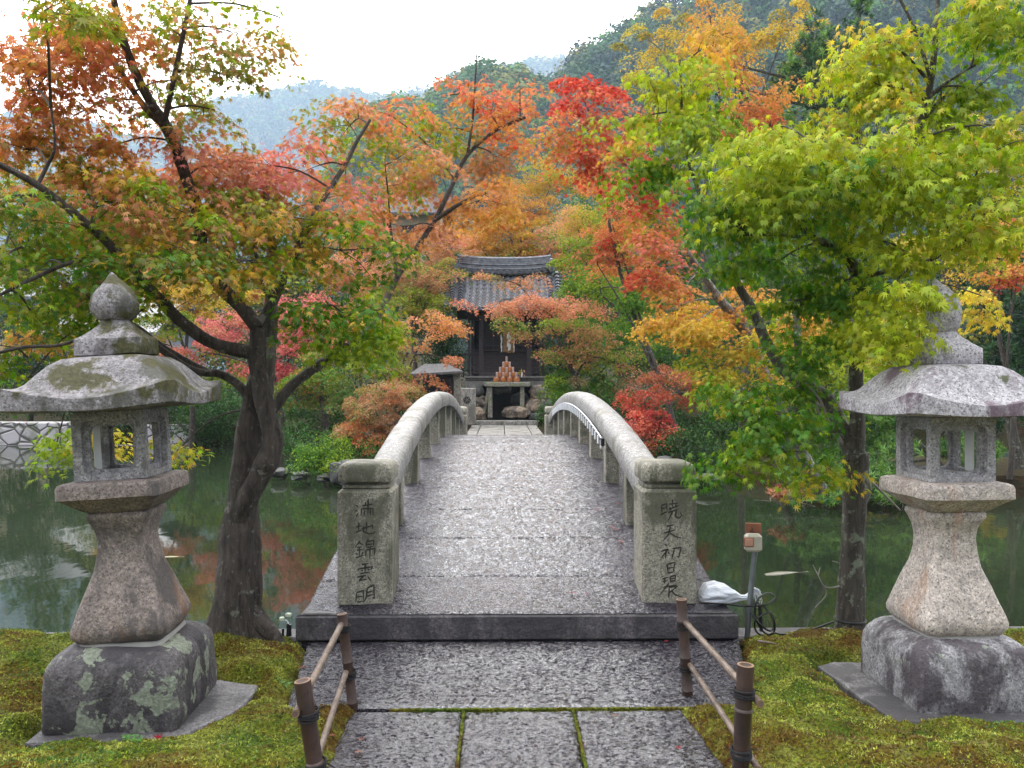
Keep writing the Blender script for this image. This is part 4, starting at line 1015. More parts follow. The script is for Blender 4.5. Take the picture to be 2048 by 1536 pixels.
blobsL = [
    (60, 180, LT - .5, 120, 90, .5, 'coral 2 orange 3 salmon 2 gold 1'), (200, 150, LT - .2, 110, 70, .5, topc), (330, 60, LT - .3, 120, 70, .5, topc, .9), (450, 60, LT - .3, 90, 60, .4, 'salmon 1 ygreen 2 olive 1 orange 1', 1), (60, 90, LT - .3, 110, 60, .5, 'coral 1.5 salmon 2 orange 1 ygreen 1', .8), (270, 120, LT, 100, 70, .5, 'orange 2 salmon 2 ygreen 1.4 green .6', .7), (150, 230, LT, 120, 60, .5, 'coral 1 salmon 2.4 orange 1.6 ygreen 2', .65), (350, 160, LT, 70, 70, .4, 'salmon 1.4 ygreen 2 green 1', 1),
    (450, 150, LT - .3, 70, 60, .4, 'ygreen 2 olive 2 salmon 1', .9), (180, 60, LT - .4, 120, 60, .4, 'orange 2 coral 2 gold 1 ygreen 1', .9), (90, 20, LT - 1.6, 100, 34, .3, 'gold 1.4 olive 1.6 ygreen 1.4', 1),
    (560, 35, LT - .2, 60, 30, .3, 'ygreen 2 gold 1 salmon 1', .7), (430, 220, LT - .2, 80, 40, .4, 'ygreen 2 salmon 1 olive 1', .7),
    (60, 300, LT - .3, 130, 80, .5, mixA), (230, 290, LT, 110, 80, .6, topc), (200, 400, LT - .2, 170, 70, .6, mid_), (60, 440, LT - .7, 110, 60, .4, low), (100, 520, LT - .6, 140, 60, .5, low),
    (420, 330, LT + .2, 120, 70, .5, 'pink 2 salmon 3 coral 1.5 orange 1'), (540, 330, LT + .3, 110, 60, .5, 'salmon 2 pink 1 orange 1 coral 1.5'), (640, 330, LT + .4, 90, 50, .5, 'pink 1.3 salmon 2 coral 1.2 gold 1'),
    (380, 430, LT - .2, 170, 70, .6, mid_), (560, 430, LT - .1, 170, 80, .6, mid_), (480, 520, LT - .3, 170, 60, .6, 'salmon 2 gold 1 ygreen 2 green 1.5 olive 1'), (680, 500, LT + .1, 130, 80, .6, 'salmon 2 gold 2 ygreen 2 green 1'),
    (330, 500, LT - .4, 130, 60, .5, low), (650, 610, LT - .1, 120, 55, .5, 'green 2.5 ygreen 2 gold 1'), (760, 620, LT + .2, 90, 50, .5, 'green 2 ygreen 2 gold .6 salmon .6'), (700, 690, LT, 110, 40, .5, 'green 3 ygreen 2'),
    (760, 700, LT + .3, 60, 40, .4, 'ygreen 2 green 2'), (300, 610, LT - .1, 90, 40, .4, 'green 2 ygreen 2 gold 1', .8), (210, 560, LT - .3, 120, 50, .5, 'green 2.5 ygreen 2', .9), (60, 620, LT - .6, 90, 60, .5, 'green 2 ygreen 2 olive 1', .8),
    (60, 720, LT - .5, 90, 50, .4, 'ygreen 2 green 2 gold 1', .9), (150, 660, LT + .5, 70, 60, .4, 'gold 2 orange 2 ygreen 2', .6), (30, 790, LT + .3, 50, 40, .3, 'green 2 ygreen 1', .7), (130, 600, LT + .3, 120, 60, .5, low), (60, 500, LT + .3, 120, 70, .5, low), (240, 380, LT + .6, 120, 60, .5, mid_),
    (700, 250, LT + .8, 90, 50, .5, far), (780, 230, LT + 1.1, 80, 40, .5, far), (770, 330, LT + .9, 90, 60, .6, far), (760, 430, LT + .9, 80, 60, .5, 'salmon 2 orange 2 gold 1'),
    (880, 260, LT + 1.6, 90, 55, .5, 'coral 1 gold 1.6 orange 1.4 olive .8 ygreen 1.8'), (980, 230, LT + 1.7, 80, 50, .5, 'coral 2 red 1 orange 2 gold .8'), (860, 350, LT + 1.6, 90, 50, .5, 'salmon 1.4 orange 1.4 gold 1.2 ygreen 1.6'), (1000, 320, LT + 1.8, 80, 50, .5, 'coral 2 orange 2 tan 1'),
    (960, 400, LT + 1.6, 90, 50, .5, 'orange 3 gold 1 coral 1', .9), (1040, 180, LT + 1.8, 50, 30, .3, 'orange 2 coral 2 gold 1', .6), (830, 450, LT + 1.5, 80, 50, .5, 'salmon 2 orange 1', .7), (900, 190, LT + 1.6, 50, 25, .3, far, .5),
    (110, 900, LT + .9, 60, 60, .3, 'ygreen 3 green 1.5', .9), (355, 900, LT + .5, 32, 60, .25, 'ygreen 1.5 gold 2 yellow 1', 1.0), (185, 870, LT + .8, 40, 30, .2, 'ygreen 2 yellow 1', .8),
    (60, 380, LT + .4, 110, 60, .5, mixA), (160, 470, LT + .5, 130, 60, .5, low), (300, 460, LT + .5, 120, 60, .5, mid_), (450, 390, LT + .6, 120, 60, .5, mid_), (40, 560, LT, 90, 50, .5, 'green 2 ygreen 2 olive 1')]
crown_on(tl, skelL, blobsL, .038, 1.75, .20, T7)

RT = 4.72
tr2 = thing('maple_tree', 'green and yellow maple with a slender lichened trunk beside the right lantern', 'tree', P(1700, 1275, RT))
m = MB(); m.tube(px_path([(1697, 1290, RT), (1700, 1240, RT), (1704, 1140, RT), (1708, 1040, RT), (1712, 960, RT), (1712, 905, RT)]), [W_(x, RT) for x in (38, 27, 24, 23, 24, 26)], 18, rough=.16)
m.build('trunk', M['bark_r'], tr2, True)
limbsR = [
    ([(1708, 920, RT), (1690, 870, RT + .05), (1655, 800, RT + .15), (1610, 770, RT + .2), (1570, 740, RT + .3), (1535, 690, RT + .35), (1505, 620, RT + .4), (1470, 560, RT + .45), (1440, 480, RT + .5), (1400, 400, RT + .5)], 19, 6),
    ([(1716, 920, RT), (1714, 830, RT), (1712, 760, RT), (1718, 690, RT - .05), (1722, 600, RT - .1), (1705, 530, RT - .15), (1678, 495, RT - .2)], 15, 11),
    ([(1678, 495, RT - .2), (1640, 482, RT - .25), (1600, 450, RT - .3), (1565, 400, RT - .4), (1540, 350, RT - .4)], 9, 4),
    ([(1678, 495, RT - .2), (1662, 420, RT - .2), (1648, 350, RT - .3), (1640, 300, RT - .3)], 7, 3),
    ([(1690, 500, RT - .2), (1720, 420, RT - .3), (1760, 360, RT - .4), (1800, 320, RT - .4), (1840, 250, RT - .3), (1862, 160, RT - .3), (1872, 60, RT - .3), (1876, -30, RT - .3)], 9, 5),
    ([(1860, 165, RT - .3), (1820, 120, RT - .35), (1780, 80, RT - .4)], 4, 2),
    ([(1850, 200, RT - .3), (1900, 160, RT - .3), (1950, 130, RT - .3)], 5, 2),
    ([(1862, 160, RT - .3), (1830, 60, RT - .3), (1790, -20, RT - .3)], 4, 2.5),
    ([(1830, 265, RT - .3), (1880, 200, RT - .2), (1930, 160, RT - .1)], 5, 2),
    ([(1430, 470, RT + .5), (1380, 330, RT + .5), (1365, 230, RT + .5), (1360, 120, RT + .5)], 5, 2),
    ([(1600, 780, RT + .2), (1596, 700, RT + .3), (1590, 620, RT + .5), (1570, 540, RT + .6)], 9, 5),
    ([(1700, 560, RT - .15), (1780, 540, RT - .3), (1860, 520, RT - .5), (1940, 480, RT - .6)], 6, 3),
    ([(1650, 480, RT - .25), (1560, 470, RT - .3), (1480, 470, RT - .3)], 4, 2),
    ([(1690, 860, RT + .02), (1600, 860, RT - .1), (1520, 840, RT - .2), (1460, 800, RT - .2)], 6, 2.5)]
skelR = []; mbB = MB()
for l, r0, r1 in limbsR:
    pts = px_path(l); mbB.tube(pts, [W_(r0, l[0][2]), W_(r1, l[-1][2])], 10, rough=.14)
    for a, b in zip(pts[:-1], pts[1:]):
        for k in range(6): skelR.append(np.array(a.lerp(b, k / 6)))
mbB.build('limb', M['bark_r'], tr2, True)
m = MB()
for l in ([(1700, 905, RT + .02), (1660, 850, RT), (1640, 800, RT - .05), (1600, 755, RT - .1)], [(1660, 850, RT), (1640, 830, RT), (1630, 800, RT)], [(1720, 940, RT), (1760, 980, RT + .1), (1800, 1020, RT + .2)], [(1735, 955, RT), (1740, 985, RT), (1730, 1010, RT)],
          [(1645, 815, RT), (1620, 800, RT + .05), (1600, 790, RT + .05)]):
    m.tube(px_path(l), [W_(4, RT), W_(1.4, RT)], 6)
m.build('dead_branch', M['deadwood'], tr2, True)
m = MB()      # bare lichened shoot low on the trunk
for l in ([(1690, 1170, RT), (1665, 1175, RT - .02), (1648, 1172, RT - .03), (1636, 1150, RT - .04), (1626, 1130, RT - .05)], [(1648, 1172, RT - .03), (1652, 1190, RT), (1630, 1215, RT + .02)], [(1690, 1150, RT), (1680, 1128, RT), (1664, 1122, RT)], [(1636, 1150, RT - .04), (1640, 1135, RT - .04)]):
    m.tube(px_path(l), [W_(1.8, RT), W_(.8, RT)], 6, rough=.3)
m.build('bare_shoot', M['deadwood'], tr2, True)
m = MB()
for zc, tlt in ((1238, 0), (1258, .03)):
    c = P(1700, zc, RT); m.tube([(c.x + .088 * math.cos(a), RT + .088 * math.sin(a), c.z + tlt * math.cos(a)) for a in np.linspace(0, 2 * math.pi, 25)], .0058, 6, False)
m.build('cord', M['black'], cab, True)
gy = 'lime 2.2 ygreen 3 green .8'; gd = 'ygreen 2 green 2.6'; gl_ = 'gold .25 lime 2.4 ygreen 2.4'
blobsR = [
    (1480, 330, RT - .5, 110, 60, .5, 'lime 1.2 ygreen 2.5 green 1', 1.1), (1600, 300, RT - .7, 130, 50, .5, gl_, 1.1), (1730, 290, RT - .7, 120, 50, .5, 'gold .5 lime 3 ygreen 1.5', 1.1), (1850, 330, RT - .8, 110, 60, .5, gl_), (1960, 320, RT - .8, 100, 60, .5, gl_),
    (1430, 400, RT - .3, 100, 50, .5, gd), (1560, 380, RT - .6, 140, 50, .5, gy), (1700, 370, RT - .8, 140, 50, .5, gy), (1840, 375, RT - .8, 120, 55, .5, gl_), (1980, 420, RT - .9, 90, 70, .5, gl_),
    (1480, 480, RT - .1, 90, 50, .5, gd), (1560, 520, RT, 110, 50, .5, gd), (1690, 560, RT - .1, 120, 50, .5, gd), (1760, 480, RT - .6, 90, 60, .5, gy), (1950, 430, RT - .8, 90, 45, .4, 'gold .5 lime 2 ygreen 2'),
    (1640, 440, RT - .2, 120, 40, .4, gd, .8), (1600, 600, RT, 100, 50, .5, gd), (1740, 640, RT - .4, 90, 55, .4, gy), (1770, 590, RT - .8, 70, 60, .35, 'lime 2.2 ygreen 2.4', 1.2), (1780, 670, RT - .8, 40, 26, .2, 'lime 1.5 ygreen 1'),
    (1640, 690, RT, 90, 40, .4, gd), (1500, 780, RT - .2, 90, 45, .4, 'lime .6 ygreen 2 green 2'), (1570, 830, RT - .2, 90, 50, .4, gd, 1.1), (1480, 850, RT - .3, 60, 55, .35, 'ygreen 2.4 green 1.6', 1.1), (1560, 905, RT - .3, 80, 40, .35, 'ygreen 1.4 green 2.4'),
    (1600, 760, RT, 60, 40, .3, gd), (1640, 950, RT - .2, 50, 26, .25, 'ygreen 2 yellow .8 green 1', .7), (1450, 930, RT - .2, 30, 22, .2, 'green 2 ygreen 1', .8),
    (1330, 330, RT + .6, 100, 50, .5, 'green 1.5 ygreen 2 lime 1'), (1300, 230, RT + .6, 80, 70, .5, 'lime 2 ygreen 2 gold .6'), (1380, 170, RT + .5, 80, 70, .5, 'lime 1.6 ygreen 1.6 gold 1'), (1390, 260, RT + .4, 80, 50, .5, gy), (1430, 90, RT + .7, 50, 50, .4, 'gold 2 orange 1 lime 1', .7),
    (1760, 170, RT - .3, 100, 70, .5, 'lime 2 yellow .6 ygreen 2'), (1850, 60, RT - .3, 110, 60, .5, 'yellow 1 lime 2 ygreen 1.6'), (1970, 60, RT - .3, 110, 70, .5, 'lime 2 ygreen 2 green 1'), (1950, 180, RT - .4, 110, 60, .5, gy), (1740, 90, RT - .2, 80, 50, .4, 'yellow 1 lime 2'),
    (1700, 220, RT, 70, 35, .4, 'gold 1 lime 2', .6), (2020, 250, RT - .6, 70, 50, .4, gl_), (1880, 240, RT, 80, 40, .4, gd, .8), (1560, 250, RT, 90, 30, .4, 'lime 2 ygreen 1', .8),
    (1990, 600, RT + 1.2, 60, 50, .3, 'yellow 2 lime 1 gold 1', .6)]
crown_on(tr2, skelR, blobsR, .041, 2.3, .19, T7, bark_=M['twig'], down=1.0, outw=1.2, up=.8)
# red and golden maple standing on the near edge of the island, right
t3 = foliage_tree('maple_tree', 'red and orange maple arching in front of the green one right of the shrine', 'tree', P(1560, 960, 9.5),
    [(px_path([(1640, 980, 9.6), (1590, 880, 9.4), (1540, 780, 9.2), (1500, 680, 9.0), (1440, 600, 8.8), (1370, 500, 8.6), (1330, 420, 8.6)]), .09, .03), (px_path([(1500, 680, 9), (1480, 560, 9), (1470, 430, 9)]), .05, .02), (px_path([(1340, 430, 8.6), (1260, 340, 8.6), (1180, 230, 8.6)]), .035, .015)],
    [(1330, 500, 7.6, 80, 50, .6, 'red 1.5 coral 2 pink 1 rust 2 gold .5'), (1290, 560, 7.6, 45, 50, .4, 'crimson 1.4 red 1 rust 2'), (1380, 560, 7.6, 70, 50, .5, 'rust 3 gold 1.5 orange 1'), (1300, 440, 8, 60, 60, .5, 'orange 1 ygreen 1 coral 1'),
     (1300, 360, 8, 60, 70, .5, 'red 3 crimson 1.5 coral 1'), (1230, 300, 8.2, 100, 60, .6, 'coral 2 red 2 orange 1 gold .7'), (1160, 190, 8.4, 60, 60, .5, 'red 4 coral 1'), (1200, 160, 8.4, 50, 30, .4, 'red 3 coral 1'), (1120, 270, 8.4, 80, 50, .6, 'gold 1 coral 2 ygreen 1 red 1'),
     (1240, 220, 8.2, 70, 40, .5, 'coral 2 red 2 ygreen 1'), (1400, 640, 8.6, 100, 50, .6, 'gold 3 yellow 1.5 orange 1'), (1480, 700, 8.8, 100, 60, .6, 'gold 2 yellow 1 ygreen 2 orange .6'), (1420, 740, 8.8, 70, 50, .5, 'gold 1.5 ygreen 2 yellow 1'), (1340, 620, 8.6, 60, 50, .5, 'gold 3 orange 1 yellow 1'),
     (1560, 640, 8.8, 80, 60, .5, 'orange 2 gold 2 ygreen 1'), (1480, 610, 8.8, 70, 50, .5, 'orange 2 gold 2'), (1470, 790, 8.6, 40, 40, .4, 'yellow 2 gold 2 ygreen 1')],
    .045, 1.5, .26, T7, barkm=M['bark_lg'], ntw=4)
# ================================================================== ISLAND TREES
def auto_tree(kind, label, cat, bx_, by_, Y, blobs, ls, cov=1.6, sr=.35, tmpl=T5, r0=.09, lean=0, group=None, **kw):
    base = P(bx_, by_, Y); base.z = max(terrain_z(base.x, Y) - .05, -.5)
    cx = sum(b[0] for b in blobs) / len(blobs); cyv = sum(b[1] for b in blobs) / len(blobs)
    top = P(cx, cyv, Y); limbs = [([base, base.lerp(top, .35) + Vector((.1, 0, 0)), base.lerp(top, .7) + Vector((-.08, .05, 0)), top], r0, r0 * .45)]
    for b in blobs[::2]:
        e = P(b[0], b[1] + b[4] * .5, b[2]); s = base.lerp(top, random.uniform(.35, .8)); limbs.append(([s, s.lerp(e, .5) + Vector((0, 0, .15)), e], r0 * .5, r0 * .15))
    return foliage_tree(kind, label, cat, base, limbs, blobs, ls, cov, sr, tmpl, group=group, trunk_sides=10, ntw=3, twig=.006, **kw)
auto_tree('maple_tree', 'salmon and green maple spreading flat layers over the right side of the shrine', 'tree', 1180, 850, 19.5, [
    (1000, 600, 19.5, 90, 22, .8, 'salmon 3 coral 1 tan 1'), (1110, 610, 19.5, 110, 30, .9, 'salmon 3 coral 1 tan 1 ygreen .6'), (1080, 650, 19.3, 90, 22, .8, 'ygreen 2 green 1.5 salmon 1'), (1160, 660, 19.4, 90, 22, .8, 'green 2 ygreen 1.5 salmon 1.4'), (1180, 710, 19.3, 110, 30, .9, 'green 3 ygreen 2 salmon .4'),
    (1110, 700, 19.3, 60, 24, .6, 'ygreen 2 green 2 salmon 1'), (1250, 695, 19.4, 80, 18, .9, 'salmon 1 ygreen 1 green 2'), (1220, 760, 19.2, 90, 34, .8, 'green 3 mgreen 1 tan 1'), (1290, 740, 19.2, 60, 22, .6, 'salmon 2 tan 1 coral 1'), (1140, 765, 19.2, 50, 30, .5, 'green 3 ygreen 1'), (1040, 560, 20, 90, 22, .6, 'salmon 2 tan 1 olive 1', .45), (980, 560, 20, 60, 20, .5, 'salmon 2 olive 1', .35)],
    .05, 1.7, .34, r0=.08)
auto_tree('maple_tree', 'bright green maple directly behind the layered salmon one right of the shrine', 'tree', 1230, 840, 23.5, [
    (1200, 570, 23.5, 90, 45, 1, 'ygreen 2 green 2 lime .6'), (1280, 600, 17.2, 55, 50, .8, 'green 3 ygreen 1.4'), (1200, 560, 18.6, 60, 34, .8, 'ygreen 2 green 2 lime .6'), (1250, 640, 18.4, 70, 26, .8, 'green 3 ygreen 1'), (1170, 500, 24, 80, 40, 1, 'ygreen 2 green 1 gold .7'), (1260, 660, 23.5, 80, 40, 1, 'green 3 mgreen 1'), (1340, 690, 23, 60, 50, 1, 'green 2 mgreen 1 ygreen 1'), (1150, 440, 24.5, 80, 35, 1, 'ygreen 2 gold 1 salmon 1'), (1230, 470, 24, 60, 40, 1, 'ygreen 2 gold 1'), (1330, 620, 23.6, 40, 40, .8, 'mgreen 2 green 1')],
    .055, 1.7, .4, r0=.1)
auto_tree('maple_tree', 'vivid orange red maple right of the bright green one, level with the shrine roof', 'tree', 1370, 830, 17.5, [
    (1225, 420, 17.5, 55, 60, .8, 'coral 2 orange 3 red .6'), (1240, 500, 17.5, 50, 55, .8, 'orange 3 coral 1 red 1'), (1195, 510, 17.5, 35, 40, .6, 'red 1.5 rust 2 coral 1'), (1210, 350, 18, 45, 35, .6, 'coral 2 orange 2')], .05, 1.6, .34, r0=.07)
auto_tree('maple_tree', 'orange maple crown rising straight above the shrine roof', 'tree', 1000, 780, 29, [
    (960, 470, 29, 90, 40, 1.2, 'gold 2 orange 3 salmon 1'), (1040, 470, 29, 90, 40, 1.2, 'orange 2 gold 2 ygreen 1'), (1000, 400, 30, 100, 40, 1.2, 'orange 3 coral 1 gold 1'), (1060, 420, 30, 70, 40, 1.2, 'salmon 1 gold 2 orange 2'), (1100, 350, 31, 80, 50, 1.2, 'ygreen 2 gold 2 orange 1'), (1080, 510, 29, 50, 22, 1, 'salmon 2 coral 2 ygreen 1'), (1110, 470, 28, 60, 30, 1, 'pink 1 salmon 2 ygreen 1')],
    .065, 1.7, .5, r0=.11)
auto_tree('maple_tree', 'broad salmon and olive maple left of the shrine roof', 'tree', 820, 830, 26, [
    (840, 480, 26.5, 80, 40, 1.1, 'salmon 2 tan 1.5 gold 1'), (830, 550, 26, 90, 40, 1.1, 'salmon 2.5 tan 2 olive 1.4 ygreen 1'), (880, 540, 25.5, 50, 30, 1, 'olive 1 salmon 1.5 ygreen 1.5'), (790, 600, 26, 90, 36, 1.1, 'ygreen 2 olive 2 salmon 1'), (850, 600, 25.5, 60, 30, 1, 'ygreen 2 olive 1 gold 1'), (730, 540, 27, 90, 50, 1.1, 'salmon 2 coral 1 tan 1'), (900, 500, 27, 40, 30, 1, 'coral 1 salmon 2')],
    .06, 1.7, .45, r0=.1)
auto_tree('maple_tree', 'salmon-tipped low maple reaching in from the left under the shrine eaves', 'tree', 770, 840, 18.5, [
    (860, 645, 18.5, 70, 20, .7, 'salmon 2 orange 2 gold .8'), (820, 675, 18.5, 70, 20, .7, 'orange 2 salmon 2 ygreen .6'), (760, 720, 18.5, 70, 30, .7, 'ygreen 2 tan 1 green 1'), (880, 715, 18.3, 35, 14, .4, 'salmon 3 orange 1'), (840, 760, 18.2, 55, 20, .5, 'rust 2 tan 2 olive 1'), (790, 770, 18, 60, 40, .6, 'rust 2 tan 1 olive 2'), (760, 650, 19, 60, 30, .7, 'ygreen 2 gold 1 salmon 1')],
    .05, 1.7, .32, r0=.06)
auto_tree('maple_tree', 'deep pink maple behind the left trunk across the water', 'tree', 560, 850, 21, [
    (600, 620, 21, 90, 35, 1, 'pink 3 crimson 1 coral 1'), (680, 640, 21, 80, 40, 1, 'pink 2 coral 2 salmon 1'), (620, 680, 20.6, 90, 30, 1, 'coral 2 pink 2 crimson .5'), (460, 650, 21.5, 90, 30, 1, 'pink 3 crimson .7 salmon 1'), (400, 690, 21.5, 70, 26, 1, 'pink 1 rust 1.5 coral 1'), (540, 730, 20.6, 80, 30, 1, 'crimson 2 pink 1 brownr 1')],
    .055, 1.7, .4, r0=.09)
auto_tree('maple_tree', 'golden and light green maple seen under the left tree limbs', 'tree', 380, 850, 22.5, [
    (330, 560, 23, 90, 40, 1, 'gold 3 yellow 1 tan 1'), (420, 590, 23, 90, 40, 1, 'gold 2 yellow 1 ygreen 1'), (330, 640, 22.5, 80, 40, 1, 'gold 1.5 ygreen 2 green 1'), (420, 760, 22, 70, 30, 1, 'ygreen 2 green 2'), (470, 700, 22, 70, 30, 1, 'ygreen 2 green 1 gold 1'), (280, 690, 22.5, 60, 30, 1, 'orange 2 gold 2')],
    .06, 1.5, .42, r0=.09)
auto_tree('maple_tree', 'greenish maple growing low behind the trunk at the left of the island', 'tree', 650, 850, 19.5, [
    (640, 740, 19.5, 90, 36, .9, 'green 2 ygreen 1.5 rust 1'), (700, 790, 19, 60, 36, .8, 'green 2 tan 1 olive 1'), (590, 790, 19.5, 60, 30, .8, 'olive 1 green 1.5 crimson .7'), (660, 700, 19.8, 60, 24, .8, 'ygreen 2 salmon .5 green 1')], .05, 1.7, .34, r0=.07)
auto_tree('maple_tree', 'red feathery maple leaning over the water right of the bridge rail', 'tree', 1310, 900, 15.5, [
    (1290, 800, 15.5, 60, 28, .6, 'brownr 1 red 2 coral 1'), (1270, 840, 15.3, 50, 30, .5, 'red 2 coral 2 pink 1'), (1320, 840, 15.3, 60, 30, .5, 'red 2 coral 1 crimson 1'), (1290, 880, 15.1, 40, 22, .4, 'coral 2 red 2'), (1360, 780, 15.8, 60, 30, .6, 'brownr 3 crimson 1 rust 1'), (1340, 745, 16.2, 55, 26, .6, 'brownr 2 rust 2 olive 1')],
    .04, 1.8, .24, r0=.05)
auto_tree('maple_shrub', 'orange feathery shrub beside the left end of the bridge', 'shrub', 760, 890, 15.5, [
    (750, 800, 15.5, 60, 40, .6, 'rust 2 tan 1.5 olive 1'), (720, 850, 15.3, 50, 30, .5, 'rust 2 olive 1 tan 1'), (780, 850, 15.3, 40, 40, .5, 'rust 2 tan 2'), (790, 790, 15.6, 40, 40, .5, 'tan 2 rust 1 olive 1'), (745, 880, 15.1, 40, 20, .4, 'rust 2 coral 1 green 1')], .03, 1.8, .2, tmpl=T3, r0=.04)
# orange tree & yellow trees high on the right
auto_tree('maple_tree', 'tall thin-topped orange maple standing high at the upper right centre', 'tree', 1480, 800, 16, [
    (1470, 140, 16, 70, 50, .9, 'orange 2 rust 1 gold 1', .8), (1440, 70, 16, 60, 50, .8, 'gold 2 orange 2', .7), (1500, 210, 15.6, 80, 36, .8, 'orange 3 coral 1 gold .7'), (1460, 260, 15.6, 60, 24, .8, 'coral 2 red 1.5 orange 1'), (1540, 240, 15.4, 50, 24, .7, 'coral 2 red 1 orange 1'), (1560, 190, 15.8, 50, 28, .7, 'orange 2 gold 1', .8), (1420, 20, 16.4, 50, 30, .8, 'orange 2 gold 1', .6)], .06, 1.5, .32, r0=.08)
auto_tree('yellow_tree', 'airy yellow-leaved tree behind the tall orange maple', 'tree', 1400, 760, 34, [
    (1330, 80, 34, 90, 60, 1.6, 'yellow 1 gold 1 olive 1.2', .5), (1440, 60, 34, 100, 60, 1.6, 'yellow 1 gold 1 olive 1', .5), (1560, 60, 34, 110, 60, 1.6, 'yellow 2 gold 1 olive 1', .6), (1650, 120, 34, 90, 70, 1.6, 'yellow 1 olive 2', .5), (1300, 160, 33, 70, 60, 1.6, 'olive 2 yellow 1', .5), (1260, 60, 34, 60, 30, 1.2, 'olive 2 yellow 1', .25)], .09, 1.2, .6, tmpl=T3, r0=.16)
auto_tree('ginkgo_tree', 'bright lemon yellow ginkgo glowing behind the right lantern', 'tree', 1900, 840, 27, [
    (1740, 700, 27, 60, 60, 1.4, 'yellow 4 gold 1'), (1850, 300, 28, 90, 80, 1.6, 'yellow 3 gold 1 lime 1', .8), (2000, 300, 28, 90, 90, 1.6, 'yellow 4 lime 1', .8), (1990, 500, 27.5, 70, 80, 1.4, 'yellow 2 lime 1 olive 1', .9), (1880, 480, 27.5, 80, 80, 1.4, 'yellow 2 lime 1', .8), (1820, 620, 27.5, 80, 70, 1.4, 'yellow 2 olive 1', .9), (1960, 690, 27, 60, 40, 1.2, 'yellow 3 olive 1', .8)], .07, 1.4, .5, tmpl=T3, r0=.14)
auto_tree('maple_tree', 'orange red maple at the right edge above the conifer', 'tree', 2020, 820, 13, [
    (2030, 470, 13, 40, 40, .6, 'coral 2 orange 2 red 1'), (2000, 540, 13, 60, 34, .6, 'orange 1.5 gold 1.5 red 1'), (2035, 545, 12.8, 30, 22, .5, 'red 3 coral 1'), (1950, 520, 13, 50, 34, .6, 'gold 2 ygreen 1 orange 1')], .05, 1.4, .28, r0=.05)
auto_tree('maple_tree', 'yellow green maple filling the space behind the right maple trunk', 'tree', 1560, 860, 12.5, [
    (1500, 640, 12.8, 80, 50, .8, 'ygreen 2 gold 1.5 yellow 1'), (1600, 660, 12.8, 80, 60, .8, 'ygreen 2 green 2 lime 1'), (1680, 720, 12.6, 80, 60, .8, 'ygreen 2 lime 1 green 1'), (1560, 740, 12.4, 90, 60, .8, 'ygreen 1.5 green 2 gold .6'), (1640, 800, 12.3, 80, 50, .7, 'green 2 ygreen 1.5'), (1780, 660, 13, 60, 60, .7, 'green 2 ygreen 1 lime 1')], .05, 1.5, .3, r0=.07)
print('LEAVES', NL)
# ================================================================== EVERGREENS, PINES, SHRUBS
def evergreen(kind, label, bx_, Y, blobs, ls=.07, cov=2.0, sr=.3, tmpl=TO, r0=.1, cat='tree', **kw):
    base = P(bx_, 800, Y); base.z = max(terrain_z(base.x, Y) - .05, -.5)
    cx = sum(b[0] for b in blobs) / len(blobs); cyv = sum(b[1] for b in blobs) / len(blobs); top = P(cx, cyv, Y)
    limbs = [([base, base.lerp(top, .5) + Vector((.06, 0, 0)), top], r0, r0 * .4)]
    for b in blobs:
        e = P(b[0], b[1], b[2]); s = base.lerp(top, random.uniform(.4, .9)); limbs.append(([s, s.lerp(e, .5) + Vector((0, 0, .1)), e], r0 * .4, r0 * .12))
    return foliage_tree(kind, label, cat, base, limbs, blobs, ls, cov, sr, tmpl, M['evergreen'], trunk_sides=8, ntw=2, twig=.007, rnd=.8, thick=.45, droop=.4, **kw)
evergreen('camellia_tree', 'dark glossy evergreen filling the gap left of the shrine body', 900, 27.5, [(890, 690, 27.5, 50, 60, 1, 'dgreen 3 mgreen 1'), (860, 640, 28, 40, 50, 1, 'dgreen 2 mgreen 1'), (900, 740, 27, 40, 30, .8, 'dgreen 3 bluegreen 1')])
evergreen('evergreen_tree', 'dark evergreen behind the right side of the shrine', 1110, 28.5, [(1110, 730, 28.5, 60, 60, 1.2, 'dgreen 3 mgreen 1'), (1140, 650, 29, 60, 60, 1.2, 'mgreen 2 dgreen 1'), (1180, 800, 27, 80, 40, 1.2, 'dgreen 2 mgreen 1')])
evergreen('evergreen_tree', 'dense dark green tree behind the green maple at right centre', 1330, 30, [(1280, 720, 29, 80, 60, 1.2, 'dgreen 2 mgreen 2'), (1360, 740, 29, 80, 70, 1.2, 'dgreen 2 mgreen 1'), (1380, 640, 30, 90, 80, 1.4, 'dgreen 1 mgreen 2'), (1260, 620, 30, 90, 80, 1.4, 'mgreen 2 green 1')], cov=1.8)
evergreen('evergreen_tree', 'green background tree showing under the golden maple right of centre', 1480, 33, [(1480, 640, 33, 90, 80, 1.6, 'mgreen 2 dgreen 1'), (1560, 560, 34, 100, 80, 1.6, 'mgreen 2 olive 1'), (1520, 760, 32, 100, 60, 1.5, 'dgreen 2 mgreen 1'), (1640, 720, 33, 90, 90, 1.5, 'mgreen 2 olive 1')], .09, cov=1.7)
evergreen('evergreen_tree', 'dark tree mass behind the deep pink maple', 600, 31, [(560, 700, 31, 120, 60, 1.5, 'dgreen 2 mgreen 1'), (700, 690, 31, 120, 60, 1.5, 'dgreen 2 mgreen 1'), (640, 790, 29, 120, 50, 1.2, 'dgreen 3 mgreen 1'), (780, 760, 30, 90, 60, 1.2, 'dgreen 2 olive 1')], .09, cov=1.6)
